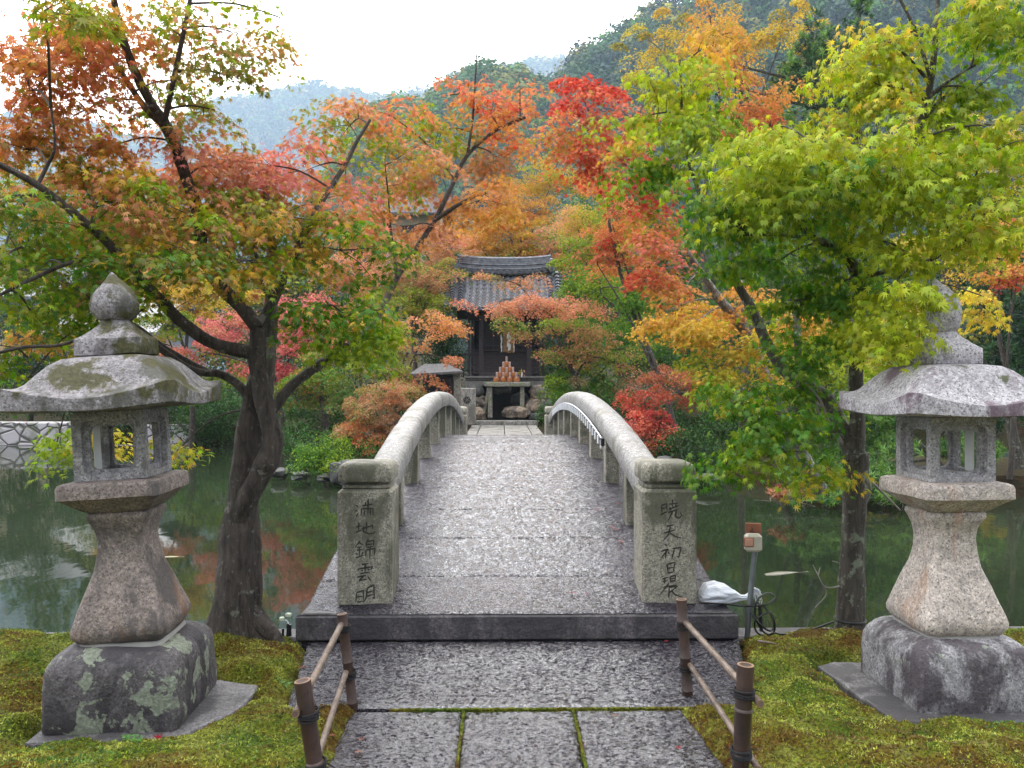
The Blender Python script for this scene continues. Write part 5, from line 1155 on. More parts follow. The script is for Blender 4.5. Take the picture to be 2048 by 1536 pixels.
evergreen('evergreen_tree', 'blue green shrubby tree at the far left bank beside the wall', 60, 26, [(40, 640, 26, 80, 50, 1.2, 'bluegreen 3 dgreen 1'), (80, 720, 26, 80, 50, 1.2, 'bluegreen 2 dgreen 1'), (20, 760, 26, 70, 60, 1.2, 'bluegreen 2 mgreen 1'), (140, 780, 26, 90, 50, 1.2, 'dgreen 2 mgreen 1')], .075)
evergreen('evergreen_tree', 'dark broadleaf tree between the wall and the golden maple', 300, 28, [(240, 740, 28, 90, 70, 1.3, 'dgreen 2 mgreen 1'), (330, 760, 27.5, 80, 60, 1.3, 'dgreen 2 mgreen 1 olive 1'), (440, 800, 27, 90, 40, 1, 'dgreen 2 mgreen 1'), (200, 650, 29, 60, 60, 1.2, 'mgreen 1 olive 2', .6)], .085)
evergreen('ivy_hedge', 'dark ivy-like hedge hanging over the far bank by the left trunk', 410, 23.2, [(400, 850, 23.2, 50, 30, .5, 'dgreen 4 mgreen 1'), (450, 845, 23.2, 50, 30, .5, 'dgreen 3 mgreen 1'), (200, 855, 23.8, 40, 26, .4, 'dgreen 3 mgreen 1', .8), (350, 820, 24, 50, 26, .6, 'dgreen 2 mgreen 1')], .06, cat='hedge', r0=.04)
evergreen('azalea_bush', 'bright green azalea bush overhanging the water left of the bridge', 640, 14.9, [(660, 900, 14.6, 45, 30, .5, 'green 2 ygreen 1.5 mgreen 1'), (620, 915, 14.4, 40, 30, .5, 'green 2 ygreen 1 mgreen 1'), (680, 930, 14.3, 30, 24, .4, 'green 1 ygreen 2')], .035, sr=.14, cov=2.4, cat='bush', r0=.03)
evergreen('azalea_bush', 'darker azalea bush behind the bright green one', 590, 15.8, [(590, 890, 15.8, 50, 28, .5, 'mgreen 2 dgreen 2'), (690, 880, 15.6, 50, 24, .5, 'mgreen 2 dgreen 1 green 1'), (540, 880, 16.2, 40, 28, .5, 'dgreen 3 mgreen 1'), (740, 900, 15.0, 44, 20, .4, 'mgreen 2 green 1')], .035, sr=.16, cov=2.3, cat='bush', r0=.03)
evergreen('clipped_bush', 'dark green clipped bush below the red maple right of the bridge', 1370, 14.8, [(1370, 880, 14.8, 60, 26, .5, 'dgreen 3 mgreen 1'), (1400, 920, 14.6, 50, 34, .5, 'dgreen 4 bluegreen 1'), (1330, 900, 14.9, 36, 20, .4, 'dgreen 2 mgreen 1')], .04, sr=.16, cov=2.4, cat='bush', r0=.03)
evergreen('fern_clump', 'small glossy leafed plant at the far right foot of the bridge', 1085, 20, [(1085, 830, 20, 10, 22, .3, 'mgreen 2 bluegreen 1 green 1')], .06, sr=.1, cov=1.6, cat='plant', r0=.01)
evergreen('low_shrub', 'green shrub between the bridge end and the rocks on the right', 1130, 20.5, [(1120, 800, 20.5, 36, 28, .5, 'mgreen 2 green 2'), (1180, 830, 19.5, 60, 24, .6, 'mgreen 2 dgreen 1')], .05, sr=.2, cat='bush', r0=.02)
evergreen('bank_shrub', 'dark shrub row on the far bank right of the pale wall', 260, 24.5, [(200, 810, 24.6, 60, 36, .6, 'dgreen 2 mgreen 1'), (290, 800, 24.6, 60, 40, .6, 'dgreen 2 olive 1'), (370, 800, 24.6, 60, 40, .6, 'dgreen 3 mgreen 1'), (470, 820, 24.4, 70, 36, .6, 'dgreen 2 mgreen 2'), (550, 820, 24, 60, 40, .6, 'mgreen 2 dgreen 2')], .07, cat='shrub', r0=.03, cov=1.7)
evergreen('bank_shrub', 'dark shrub row under the yellow green maple on the right bank', 1500, 17, [(1440, 860, 17, 60, 40, .6, 'dgreen 3 mgreen 1'), (1520, 850, 17, 60, 44, .6, 'dgreen 2 mgreen 1'), (1600, 840, 17.4, 60, 44, .6, 'dgreen 2 mgreen 2'), (1680, 830, 18, 60, 44, .6, 'dgreen 2 mgreen 1'), (1460, 800, 18, 60, 40, .6, 'dgreen 2 mgreen 1 olive 1')], .055, cat='shrub', r0=.03, cov=1.7)
evergreen('bank_shrub', 'dark shrub row behind the right lantern at the far bank', 1900, 22, [(1780, 800, 22, 80, 50, .8, 'dgreen 3 mgreen 1'), (1880, 800, 22, 80, 50, .8, 'dgreen 2 mgreen 1'), (1980, 820, 22, 80, 50, .8, 'dgreen 3 bluegreen 1'), (2060, 800, 22, 60, 50, .8, 'dgreen 2 mgreen 1')], .07, cat='shrub', r0=.03, cov=1.7)
evergreen('bank_shrub', 'mixed green shrubs on the island behind the orange shrub', 700, 20, [(640, 840, 20, 60, 28, .6, 'mgreen 2 dgreen 2'), (720, 830, 20, 60, 30, .6, 'dgreen 2 mgreen 1 olive 1'), (800, 830, 20, 50, 30, .6, 'dgreen 2 mgreen 2'), (600, 860, 18.5, 40, 20, .5, 'dgreen 2 mgreen 2')], .06, cat='shrub', r0=.03, cov=1.6)
evergreen('bank_shrub', 'mixed green shrubs on the island right of the rock wall', 1250, 21, [(1200, 810, 21, 70, 36, .7, 'mgreen 2 dgreen 2'), (1290, 820, 21, 60, 36, .7, 'dgreen 3 mgreen 1'), (1380, 820, 21, 60, 40, .7, 'dgreen 2 mgreen 1')], .06, cat='shrub', r0=.03, cov=1.6)
def pine(kind, label, bx_, by_, Y, tiers, ls, r0, cov=1.0, group=None, pl='pine 3 mgreen 1', twist=.2):
    "tiers: (px, py, Y, rx_px, ry_px, depth, palette): tufts of needles on each"
    global NL
    base = P(bx_, by_, Y); base.z = max(terrain_z(base.x, Y) - .05, -.6)
    t = thing(kind, label, 'tree', base, group)
    ts = [P(a[0], a[1], a[2]) for a in tiers]; top = max(ts, key=lambda v: v.z)
    m = MB(); m.tube([base, base.lerp(top, .5) + Vector((twist * .3, 0, 0)), top], [r0, r0 * .2], 9, rough=.2)
    A, O, K = [], [], []
    for a, e in zip(tiers, ts):
        k = a[2] / F; s = base.lerp(top, min(.95, max(.15, (e.z - base.z) / max(.1, top.z - base.z) - .08)))
        m.tube([s, s.lerp(e, .5) + Vector((0, 0, -.06)), e], [r0 * .35, r0 * .1], 5)
        n = max(6, int(1.5 * cov * math.pi * a[3] * a[4] * k * k / (ls * ls * .9))); d = unit(rng.normal(0, 1, (n, 3))) * rng.random((n, 1)) ** .4
        c = np.array(e) + d * np.array([a[3] * k, a[5], a[4] * k]); pc_, pw = pal(a[6] if len(a) > 6 else pl)
        for q in c[:14]: m.tube([e, Vector(q)], [r0 * .08, r0 * .04], 4, False, cap=False)
        tc = pc_[rng.choice(len(pw), n, p=pw)] * rng.uniform(.6, 1.3, (n, 1)); nn = 34
        ax = unit(np.stack([rng.normal(0, .5, n), rng.normal(0, .5, n), np.ones(n)], 1) + d * .4)
        dd = unit(ax[:, None, :].repeat(nn, 1).reshape(-1, 3) * .55 + rng.normal(0, .6, (n * nn, 3)))
        A.append((c[:, None, :] + ax[:, None, :] * rng.uniform(-.5, .3, (n, nn, 1)) * ls).reshape(-1, 3)); O.append(dd); K.append((tc[:, None, :] * rng.uniform(.7, 1.2, (n, nn, 1))).reshape(-1, 3))
    m.build('trunk', M['bark_r'], t, True)
    A, O, K = map(np.concatenate, (A, O, K)); NL += len(A)
    tv = (np.array([(-.075, 0, 0), (.075, 0, 0), (0, 1, 0)], float), np.array([(0, 1, 2)], int))
    o = leaf_mesh('crown', A, O, np.full(len(A), ls) * rng.uniform(.7, 1.2, len(A)), K, tv, M['needle'], t, .2, 0, .8, 0)
pl1 = 'pine 1.2 pinel 3 green 1'
pine('pine_tree', 'low spreading pine dipping its twigs to the water behind the right trunk', 1900, 960, 13, [
    (1575, 985, 11.3, 40, 12, .3, 'salmon 1 rust .6 pinel .5'), (1640, 990, 11.2, 50, 14, .35, pl1), (1700, 985, 11.2, 60, 16, .35, pl1), (1790, 990, 11.2, 60, 14, .35, pl1), (1600, 950, 11.6, 50, 20, .4, pl1), (1690, 950, 11.6, 60, 20, .4, pl1), (1760, 940, 11.8, 50, 20, .4, pl1), (1620, 930, 12.2, 60, 22, .5, pl1), (1700, 915, 12.4, 70, 26, .5, pl1), (1780, 900, 12.6, 60, 26, .5, pl1),
    (1800, 960, 12.2, 60, 24, .5, pl1), (1660, 870, 12.8, 60, 26, .5, pl1), (1760, 850, 13, 60, 30, .5, pl1), (1830, 820, 13.2, 70, 30, .5, pl1), (1940, 900, 12.8, 60, 36, .5, pl1), (1740, 800, 13.4, 60, 30, .5, pl1)], .10, .09, 1.9)
pine('pine_tree', 'tall soft-needled pine high behind the right maple', 1690, 800, 21, [
    (1600, 150, 21, 36, 50, .6), (1630, 70, 21, 30, 60, .6), (1650, 210, 21, 70, 40, .8), (1620, 130, 21, 60, 60, .8), (1720, 180, 21, 60, 50, .8), (1760, 210, 21, 60, 36, .8), (1700, 90, 21, 60, 40, .8), (1720, 20, 21, 30, 50, .6), (1560, 170, 21, 16, 40, .4), (1400, 110, 21, 12, 30, .3), (1430, 160, 21, 12, 40, .3), (1680, 260, 21, 80, 30, .8)],
    .16, .16, .8, pl='pine 2 bluegreen 1 pinel 1')
pine('conifer_tree', 'dark green conifer at the right edge behind the right lantern', 2040, 820, 14, [
    (2000, 640, 14, 60, 50, .8), (2040, 600, 14, 50, 60, .8), (1990, 700, 14, 60, 40, .8), (2040, 700, 14, 50, 50, .8), (1960, 600, 14.4, 40, 40, .7), (2050, 780, 13.8, 50, 50, .7), (2000, 770, 14, 60, 36, .7)],
    .12, .11, 1.5, pl='dgreen 2 pine 2 bluegreen 1')
# bare grey twigs trailing at the waterline below the low pine
m = MB()
for i in range(34):
    x0 = random.uniform(1540, 1800); a = P(x0, 1000 + random.uniform(-12, 4), 11.8); p = [a]
    for k in range(4): p.append(p[-1] + Vector((random.uniform(-.12, .12), random.uniform(-.08, .04), random.uniform(-.05, .02))))
    m.tube(p, [.006, .0025], 4)
o = m.build('dead_branch', M['deadwood']); tag(o, 'tangle of bare grey twigs trailing at the waterline below the low pine', 'branches', kind='stuff')
# ================================================================== ROCKS
def rock(c, d, mat, label, seed, group=None, name='rock'):
    m = MB(); N1, N2 = 22, 14; rs = []
    for j in range(N2 + 1):
        ph = -math.pi / 2 + math.pi * j / N2; ring = []
        for i in range(N1):
            th = 2 * math.pi * i / N1; v = Vector((math.cos(ph) * math.cos(th), math.cos(ph) * math.sin(th), math.sin(ph)))
            k = 1 + .28 * noise.noise(v * 1.6 + Vector((seed, 0, 0))) + .12 * noise.noise(v * 4 + Vector((seed, 0, 0)))
            q = max(abs(v.x), abs(v.y), abs(v.z)); k *= 1 + .35 * (1 / max(q, .58) - 1) * .8
            ring.append((c[0] + v.x * d[0] * k, c[1] + v.y * d[1] * k, c[2] + v.z * d[2] * k))
        rs.append(ring)
    m.rings(rs); return tag(m.build(name, mat, None, True), label, 'rock', group)
M['rock_tan'] = granite('rock_tan', (.26, .19, .13), (.34, .27, .21), grain=30, speck=.2, stain=(.07, .06, .05), stain_amt=.55, bumpk=1)
M['rock_grey'] = granite('rock_grey', (.07, .07, .065), (.12, .12, .12), grain=30, speck=.2, stain=(.05, .05, .05), stain_amt=.55, moss=(.09, .12, .03), moss_amt=.5, bumpk=1)
rocksp = [(1000, 778, 25.4, 26, 9, 'rock_grey', 'flat grey rock under the middle of the shrine floor'), (948, 783, 25.3, 18, 13, 'rock_grey', 'bluish grey rock under the left end of the shrine floor'), (1074, 785, 25.2, 16, 15, 'rock_tan', 'rounded brown and white rock under the right end of the shrine floor'),
          (962, 803, 25.2, 12, 11, 'rock_tan', 'small tan rock left of the altar leg'), (957, 828, 25.0, 17, 13, 'rock_tan', 'squat tan rock at the ground left of the altar'), (1070, 812, 25.1, 22, 15, 'rock_tan', 'brown rock right of the altar halfway up the wall'),
          (1032, 825, 24.9, 28, 12, 'rock_tan', 'pointed tan rock leaning behind the right altar leg'), (1085, 833, 24.8, 26, 9, 'rock_grey', 'low dark rock at the foot of the wall on the right'), (1040, 800, 25.6, 18, 14, 'rock_grey', 'shadowed grey rock behind the altar'), (1098, 815, 25.0, 14, 14, 'rock_grey', 'mossy grey rock at the right end of the wall')]
for i, (px, py, Y, rx, ry, mt, lb) in enumerate(rocksp):
    c = P(px, py, Y); rock(c, (rx * Y / F, .3, ry * Y / F), M[mt], lb, i * 7.3, 'rocks of the wall under the shrine')
shore = [(650, 955, 14.2, 14, 8, 'dark shore rock below the azalea bush'), (684, 948, 14.1, 22, 26, 'tall mossy rock at the waterline left of the bridge post'), (600, 952, 14.6, 16, 8, 'flat dark rock at the waterline below the darker azalea'), (1415, 955, 13.8, 26, 7, 'flat dark rock at the water below the clipped bush'), (1330, 930, 14.4, 20, 16, 'grey shore rock under the red maple'), (1370, 950, 14.2, 18, 12, 'mossy shore rock right of the bridge post cap'),
         (560, 945, 15.2, 16, 10, 'dark rock at the island tip behind the left trunk'), (720, 945, 14.2, 24, 22, 'grey rock hidden beside the left bridge end')]
for i, (px, py, Y, rx, ry, lb) in enumerate(shore):
    rock(P(px, py, Y), (rx * Y / F, .25, ry * Y / F), M['rock_grey'], lb, 50 + i * 3.3, 'rocks along the island shore')
# ================================================================== FAR PAVING, ALTAR, SHRINE
GZ = .14
for k, (pxa, pxb, lb) in enumerate(((1.35, .52, 0), (.50, -.06, 0), (-.08, -.62, 0), (-.64, -.9, 0))): pass
FX = gx(1010, 21)
fp = [(-.98, -.72), (-.70, -.02), (.0, .66), (.68, .95)]
for a, b in fp:
    for i, (ya, yb) in enumerate(((15.95, 20.3), (20.33, 24.2))):
        slab('paving_slab', [(FX + a, ya), (FX + b, ya), (FX + b, yb), (FX + a, yb)], -.1, GZ + .03, M['gr_far'], 'flat grey slab of the path running from the bridge to the altar', 'slab', 'slabs of the far path', .008, .012, step=.4)
slab('step_stone', [(gx(952, 24.4), 24.25), (gx(1075, 24.4), 24.25), (gx(1075, 24.4), 24.7), (gx(952, 24.4), 24.7)], -.1, .30, M['gr_far'], 'long low step stone at the far end of the path in front of the altar', 'step', None, .02, .03, step=.2)
def bxp(m, x0, x1, y0, y1, Y, dep, bev=.01):
    a, b = P(x0, y1, Y), P(x1, y0, Y); m.box(((a.x + b.x) / 2, Y + dep / 2, (a.z + b.z) / 2), (abs(b.x - a.x), dep, abs(b.z - a.z)), bev=bev)
M['stone_old'] = granite('old_stone', (.20, .19, .16), (.28, .26, .22), grain=40, speck=.25, lichen=(.24, .27, .14), lichen_amt=.6, lichen_scale=6)
al = thing('stone_altar', 'stone table of two upright legs and a long lintel before the rock wall', 'altar', (gx(1012, 24.75), 24.9, .2))
m = MB(); bxp(m, 969, 1060, 764, 773.5, 24.75, .55, .02); m.build('table_top', M['stone_old'], al)
for pts, r_ in (((974, 836, 986, 773), 0), ((1040, 836, 1048, 773), 0)):
    m = MB(); a = P((pts[0] + pts[2]) / 2, pts[1], 24.9); b = P((pts[0] + pts[2]) / 2 + .5, pts[3], 24.9); m.box(((a.x + b.x) / 2, 24.95, (a.z + b.z) / 2), (.15, .2, b.z - a.z - .01), taper=.85, bev=.015); m.build('leg', M['stone_old'], al)
m = MB(); m.tube([P(966, 836, 25.0), P(978, 775, 25.0)], .05, 6, False); m.build('brace', M['stone_old'], al)
# buckets stacked in a pyramid
M['bucket'] = plain('cedar_bucket', (.38, .13, .035), .55, var=.35)
M['tagw'] = plain('bleached_wood', (.55, .42, .38), .7, var=.2)
rows = [(4, 758.5, 993.5), (3, 748.5, 1000), (2, 738, 1006.5), (1, 727.5, 1013)]; nth = ['lowest', 'second', 'third', 'top']; pos = {4: ['leftmost', 'second from left', 'third from left', 'rightmost'], 3: ['left', 'middle', 'right'], 2: ['left', 'right'], 1: ['single']}
for ri, (n, py, px0) in enumerate(rows):
    for i in range(n):
        px = px0 + i * 13.1; Y = 25.1 + ri * .02; c = P(px, py, Y); t = thing('wooden_bucket', f'{pos[n][i]} small orange-brown bucket in the {nth[ri]} row of the pyramid above the altar', 'bucket', (c.x, Y, c.z - .09), 'buckets stacked in a pyramid')
        m = MB(); rs = []
        for z, r_ in ((-.085, .07), (-.08, .092), (-.02, .103), (.03, .1), (.06, .088), (.072, .05)): rs.append([(c.x + r_ * math.cos(a), Y + r_ * math.sin(a), c.z + z) for a in [2 * math.pi * k / 14 for k in range(14)]])
        m.rings(rs); m.build('tub', M['bucket'], t, True)
        m = MB(); m.box((c.x, Y - .08, c.z + .10), (.055, .014, .25), bev=.004); hd = m.build('handle', M['tagw'], t)
        m = MB(); m.tube([(c.x, Y - .089, c.z + .19), (c.x + .004, Y - .089, c.z + .14), (c.x - .003, Y - .089, c.z + .09)], .006, 5); m.build('lettering', M['ink_shade'], hd)
fv = thing('flower_offering', 'small pink and green flower offering right of the bucket pyramid', 'flowers', P(1043, 752, 25.1))
A = np.array([P(1042 + random.uniform(-6, 8), 746 + random.uniform(-7, 4), 25.1 + random.uniform(-.05, .05)) for _ in range(40)]); col = np.array([(.5, .5, .08)] * 28 + [(.8, .4, .4)] * 12)
leaf_mesh('foliage', A, unit(rng.normal(0, 1, (40, 3))), np.full(40, .06), col, TO, M['leaf'], fv)
m = MB(); m.tube([P(1043, 754, 25.1), P(1044, 745, 25.1)], .02, 7, False); m.build('vase', M['paper'], fv)
# stele
ste = thing('crest_stone', 'upright granite slab with a round carved crest left of the rocks', 'stone', P(935, 848, 22.6))
m = MB(); bxp(m, 921, 951, 776, 850, 22.6, .3, .02); m.build('slab', M['gr_far'], ste)
m = MB(); c = P(934, 800, 22.594)
for k in range(6):
    a = k * math.pi / 3; pts = [(c.x + r_ * math.cos(a + th), 22.594, c.z + r_ * math.sin(a + th)) for r_, th in ((.03, 0), (.07, .35), (.095, .9), (.085, 1.35))]; m.tube(pts, [.014, .009], 5)
m.build('crest', M['ink_shade'], ste)
# little hut
M['wood_dk'] = plain('dark_wood', (.014, .009, .009), .6, var=.4, bump=.5)
M['wood_md'] = plain('old_brown_wood', (.032, .021, .021), .65, var=.4, bump=.5)
M['wood_gr'] = plain('weathered_plank', (.17, .16, .15), .75, var=.3, bump=.6)
hut = thing('small_shrine_hut', 'small dark roofed box shrine on the left of the island path', 'hut', P(868, 850, 23))
m = MB(); bxp(m, 846, 906, 749, 806, 23.0, .9, .01); body = m.build('box_body', M['wood_dk'], hut)
m = MB(); bxp(m, 872, 875.5, 752, 804, 22.97, .03, .004); bxp(m, 849, 853, 752, 804, 22.97, .03, .004); bxp(m, 900, 904, 752, 804, 22.97, .03, .004); bxp(m, 849, 904, 749, 752, 22.965, .03, .004); m.build('door_frame', M['wood_md'], body)
m = MB(); bxp(m, 855, 871, 755, 800, 22.98, .02, .002); bxp(m, 877, 899, 755, 800, 22.98, .02, .002); gm, gn, gb = newmat('dark_glass'); gb.inputs['Base Color'].default_value = (.02, .02, .03, 1); gb.inputs['Roughness'].default_value = .08
m.build('glass_door', gm, body)
m = MB(); bxp(m, 908, 921, 742, 812, 22.9, .2, .02); m.build('stone_pillar', M['stone_old'], hut)
m = MB(); bxp(m, 842, 920, 804, 850, 22.95, 1.0, .02); m.build('plinth', M['gr_far'], hut)
m = MB(); a, b, c_, d_ = P(818, 748, 22.7), P(926, 742, 22.7), P(918, 738, 24.1), P(826, 744, 24.1); r1, r2 = P(848, 728, 23.4), P(894, 727, 23.4)
v = [a, b, c_, d_, r1, r2] + [p - Vector((0, 0, .06)) for p in (a, b, c_, d_)]
m.add(v, [(0, 1, 5, 4), (1, 2, 5), (2, 3, 4, 5), (3, 0, 4), (0, 6, 7, 1), (1, 7, 8, 2), (2, 8, 9, 3), (3, 9, 6, 0), (6, 9, 8, 7)]); m.build('roof', M['hutroof'] if 'hutroof' in M else plain('bark_roof', (.09, .085, .085), .8, var=.4, bump=1), hut)
# the shrine
SY = 26.0
sh = thing('shinto_shrine', 'small dark timber shrine with a curved tiled gable roof', 'shrine', P(1010, 800, SY))
def X(px): return gx(px, SY)
def Zp(py, Y=SY): return P(1000, py, Y).z
m = MB(); m.box((X(1010), SY + .95, (Zp(772) + .0) / 2 + .05), (2.5, 1.7, Zp(772)), bev=.05); m.build('rock_core', plain('cavity_shade', (.018, .015, .012), .95), sh)  # solid block behind the rocks, shade of the cavity put into its colour
m = MB(); bxp(m, 928, 1091, 752, 756, SY - .45, 2.6, .006); bxp(m, 930, 1089, 756.3, 771.5, SY - .38, 2.4, .006); fl = m.build('floor_deck', M['wood_gr'], sh)
m = MB(); bxp(m, 932, 982, 760, 761.5, SY - .384, .01, .002); bxp(m, 1042, 1087, 760, 761.5, SY - .384, .01, .002); m.build('deck_gap', M['ink_shade'], fl)
for i, px in enumerate((938, 963, 1058, 1086)):
    m = MB(); dy = .0 if px in (938, 1086) else -.22; wd = .09 if px in (938, 1086) else .15
    m.box((X(px), SY + dy + .1, (Zp(628) + Zp(752)) / 2), (wd, wd, Zp(628) - Zp(752)), bev=.01); m.build('pillar', M['wood_md'], sh)
m = MB(); bxp(m, 958, 1062, 746, 752, SY - .24, .3, .01); m.build('sill', M['wood_md'], sh)
m = MB()                                            # back and side walls round a dark open chamber
m.box((X(1010), SY + 1.6, (Zp(628) + Zp(752)) / 2), (2.3, .08, Zp(628) - Zp(752)))
for px in (944, 1078): m.box((X(px), SY + .95, (Zp(628) + Zp(752)) / 2), (.06, 1.2, Zp(628) - Zp(752)))
m.build('wall', M['wood_dk'], sh)
m = MB()
for k in range(8): bxp(m, 945, 1078, 704 + k * 5.6, 708.4 + k * 5.6, SY - .02 - .03 * k, .06, .004)
m.build('lower_slats', M['wood_md'], sh)
m = MB(); bxp(m, 968, 1054, 640, 703, SY + .12, .05, .003); dr = m.build('door', M['wood_dk'], sh)
m = MB()
for px in (985, 997, 1009, 1021, 1033, 1045): bxp(m, px, px + 2, 641, 702, SY + .09, .03, .002)
m.build('door_lattice', M['wood_md'], dr)
m = MB(); bxp(m, 938, 1088, 699, 702.5, SY - .1, .12, .006); bxp(m, 938, 1088, 690, 691.5, SY - .1, .05, .003)
m.build('balustrade', M['wood_md'], sh)
m = MB(); bxp(m, 924, 1098, 706, 711, SY - .05, .14, .008); bxp(m, 936, 1090, 632, 641, SY - .05, .15, .008); bxp(m, 930, 1096, 622, 630, SY - .12, .2, .008); m.build('beam', M['wood_dk'], sh)
# roof: two curved slopes of tiles, ridge along X
def tilemat():
    m, n, b = newmat('kawara_tile'); g = G(n); co = g.co()
    c = g.mix(g.ramp(g.noise(co, 9, 5, .6), [(.35, 0), (.65, 1)]), (.055, .058, .07), (.17, .175, .20))
    g.L(c, b.inputs['Base Color']); b.inputs['Roughness'].default_value = .32; g.L(g.bump(g.noise(co, 40, 4), .4, .01), b.inputs['Normal']); return m
M['tile'] = tilemat()
x0, x1 = X(905), X(1117); zr_, ze = Zp(545), Zp(619, 24.9); ry, ey = SY + .75, 24.85
rf = MB(); NX, NY = 190, 66
def roofz(f, x): 
    s = (x - (x0 + x1) / 2) / ((x1 - x0) / 2); return zr_ + (ze - zr_) * (1 - (1 - f) ** 1.45) + .13 * abs(s) ** 3 * (.35 + .65 * f)
for sgn in (1, -1):
    grid = []
    for j in range(NY + 1):
        f = j / NY; tr_ = (j / NY * 11) % 1.0
        for i in range(NX + 1):
            xx = x0 + (x1 - x0) * i / NX; ph = ((xx - x0) / .225) % 1
            wv = .035 * math.cos(2 * math.pi * ph) * (1 if math.cos(2 * math.pi * ph) < 0 else 1.25)
            y = ry + (ey - ry) * f if sgn == 1 else ry - (ey - ry) * f
            grid.append((xx, y, roofz(f, xx) + wv + .045 * tr_))
    n1 = NX + 1; rf.add(grid, [(j * n1 + i, j * n1 + i + 1, (j + 1) * n1 + i + 1, (j + 1) * n1 + i) for j in range(NY) for i in range(NX)])
rfo = rf.build('roof', M['tile'], sh)
m = MB()
for sgn in (1, -1):
    L1, L2 = [], []
    for j in range(13):
        f = j / 12; y = ry + (ey - ry) * f * 0.985 * sgn
        L1.append((f, y))
    rs = [[(x0 + .03, y, roofz(f, x0) - .06), (x1 - .03, y, roofz(f, x1) - .06), (x1 - .03, y, roofz(f, x1) - .16), (x0 + .03, y, roofz(f, x0) - .16)] for f, y in L1]
    m.rings(rs)
m.build('roof_boards', M['wood_dk'], sh)
# barge tile rows and ridge
m = MB()
for xx in (x0 + .02, x0 + .27, x1 - .02, x1 - .27):
    for j in range(13):
        f0, f1 = j / 13, (j + .96) / 13; rr = .085
        m.tube([(xx, ry + (ey - ry) * f0, roofz(f0, xx) + .05), (xx, ry + (ey - ry) * f1, roofz(f1, xx) + .085)], [rr * .85, rr], 9, False)
m.build('edge_tiles', M['tile'], rfo)
m = MB()
for sx, xx in ((-1, x0 - .10), (1, x1 + .10)):
    for j in range(13):
        f = (j + .5) / 13; m.box((xx, ry + (ey - ry) * f, roofz(f, xx) - .03), (.26, .13, .05), bev=.012)
m.build('verge_tiles', M['tile'], rfo)
m = MB(); NXr = 26
for lv, (dy, zz, hh) in enumerate(((.20, .02, .07), (.17, .10, .07), (.19, .18, .05), (.15, .24, .07), (.17, .32, .05), (.13, .38, .06), (.10, .45, .07))):
    rs = []
    for i in range(NXr + 1):
        xx = X(914) + (X(1104) - X(914)) * i / NXr; s = 2 * i / NXr - 1; z = zr_ + zz + .09 * abs(s) ** 2.6
        rs.append([(xx, ry - dy, z), (xx, ry + dy, z), (xx, ry + dy * .92, z + hh), (xx, ry - dy * .92, z + hh)])
    m.rings(rs)
m.tube([(X(912) + (X(1105) - X(912)) * i / 20, ry, zr_ + .53 + .09 * abs(2 * i / 20 - 1) ** 2.6) for i in range(21)], .09, 9, False)
m.build('ridge', M['tile'], rfo)
m = MB()
for i in range(16):
    xx = X(920) + (X(1097) - X(920)) * i / 15; m.tube([(xx, ry - .30, zr_ + .10 + .12 * abs(2 * i / 15 - 1) ** 2.6), (xx, ry - .16, zr_ + .12 + .12 * abs(2 * i / 15 - 1) ** 2.6)], .065, 9, False)
m.build('ridge_discs', M['tile'], rfo)
for px in (913, 1105):
    m = MB(); m.box((X(px), ry - .1, zr_ + .30), (.14, .5, .5), bev=.05); m.tube([(X(px), ry - .36, zr_ + .26), (X(px), ry - .42, zr_ + .26)], .12, 12, False); m.build('ridge_end_tile', M['tile'], rfo)
m = MB(); nt_ = int((x1 - x0) / .225)
for i in range(nt_ + 1): 
    xx = x0 + i * .225; m.tube([(xx, ey + .06, roofz(1, xx) + .02), (xx, ey - .03, roofz(1, xx) + .015)], .06, 10, False)
m.build('eave_discs', M['tile'], rfo)
# shide papers, tassel, pale rope
m = MB()
for (px, py, sc_) in ((1003, 668, .25), (1018, 665, .6), (1028, 668, .2)):
    z0_ = Zp(py, 25.6); xx = gx(px, 25.6)
    for k in range(4):
        ox = (.03 if k % 2 else -.03) * sc_; m.add([(xx + ox - .07 * sc_, 25.6 + .01 * k, z0_ - .13 * k - .02), (xx + ox + .07 * sc_, 25.6 + .01 * k, z0_ - .13 * k + .03), (xx + ox + .05 * sc_, 25.6 + .01 * k, z0_ - .13 * k - .16), (xx + ox - .09 * sc_, 25.6 + .01 * k, z0_ - .13 * k - .20)], [(0, 1, 2, 3)])
tag(m.build('paper_streamer', plain('white_shide', (.6, .6, .6), .8, var=.03)), 'white zigzag paper streamers hanging from the straw rope of the shrine', 'streamers')
m = MB()
for k in range(20):
    xx = gx(1007 + k * 1.05, 25.65); m.tube([(xx, 25.66 + .02 * (k % 3), Zp(652, 25.65)), (xx + random.uniform(-.02, .02), 25.66, Zp(703, 25.65) + random.uniform(-.05, .05))], .02, 5, False)
tg = tag(m.build('straw_tassel', plain('straw', (.22, .13, .05), .9, var=.4)), 'brown straw tassel hanging in the middle of the shrine front', 'tassel')
m = MB(); m.tube([P(985, 650, 25.55), P(1000, 657, 25.55), P(1017, 660, 25.55), P(1040, 656, 25.55)], .035, 8, True, .2)
tag(m.build('straw_rope', M['straw'] if 'straw' in M else bpy.data.materials['straw']), 'twisted straw rope across the front of the shrine above the streamers', 'rope')
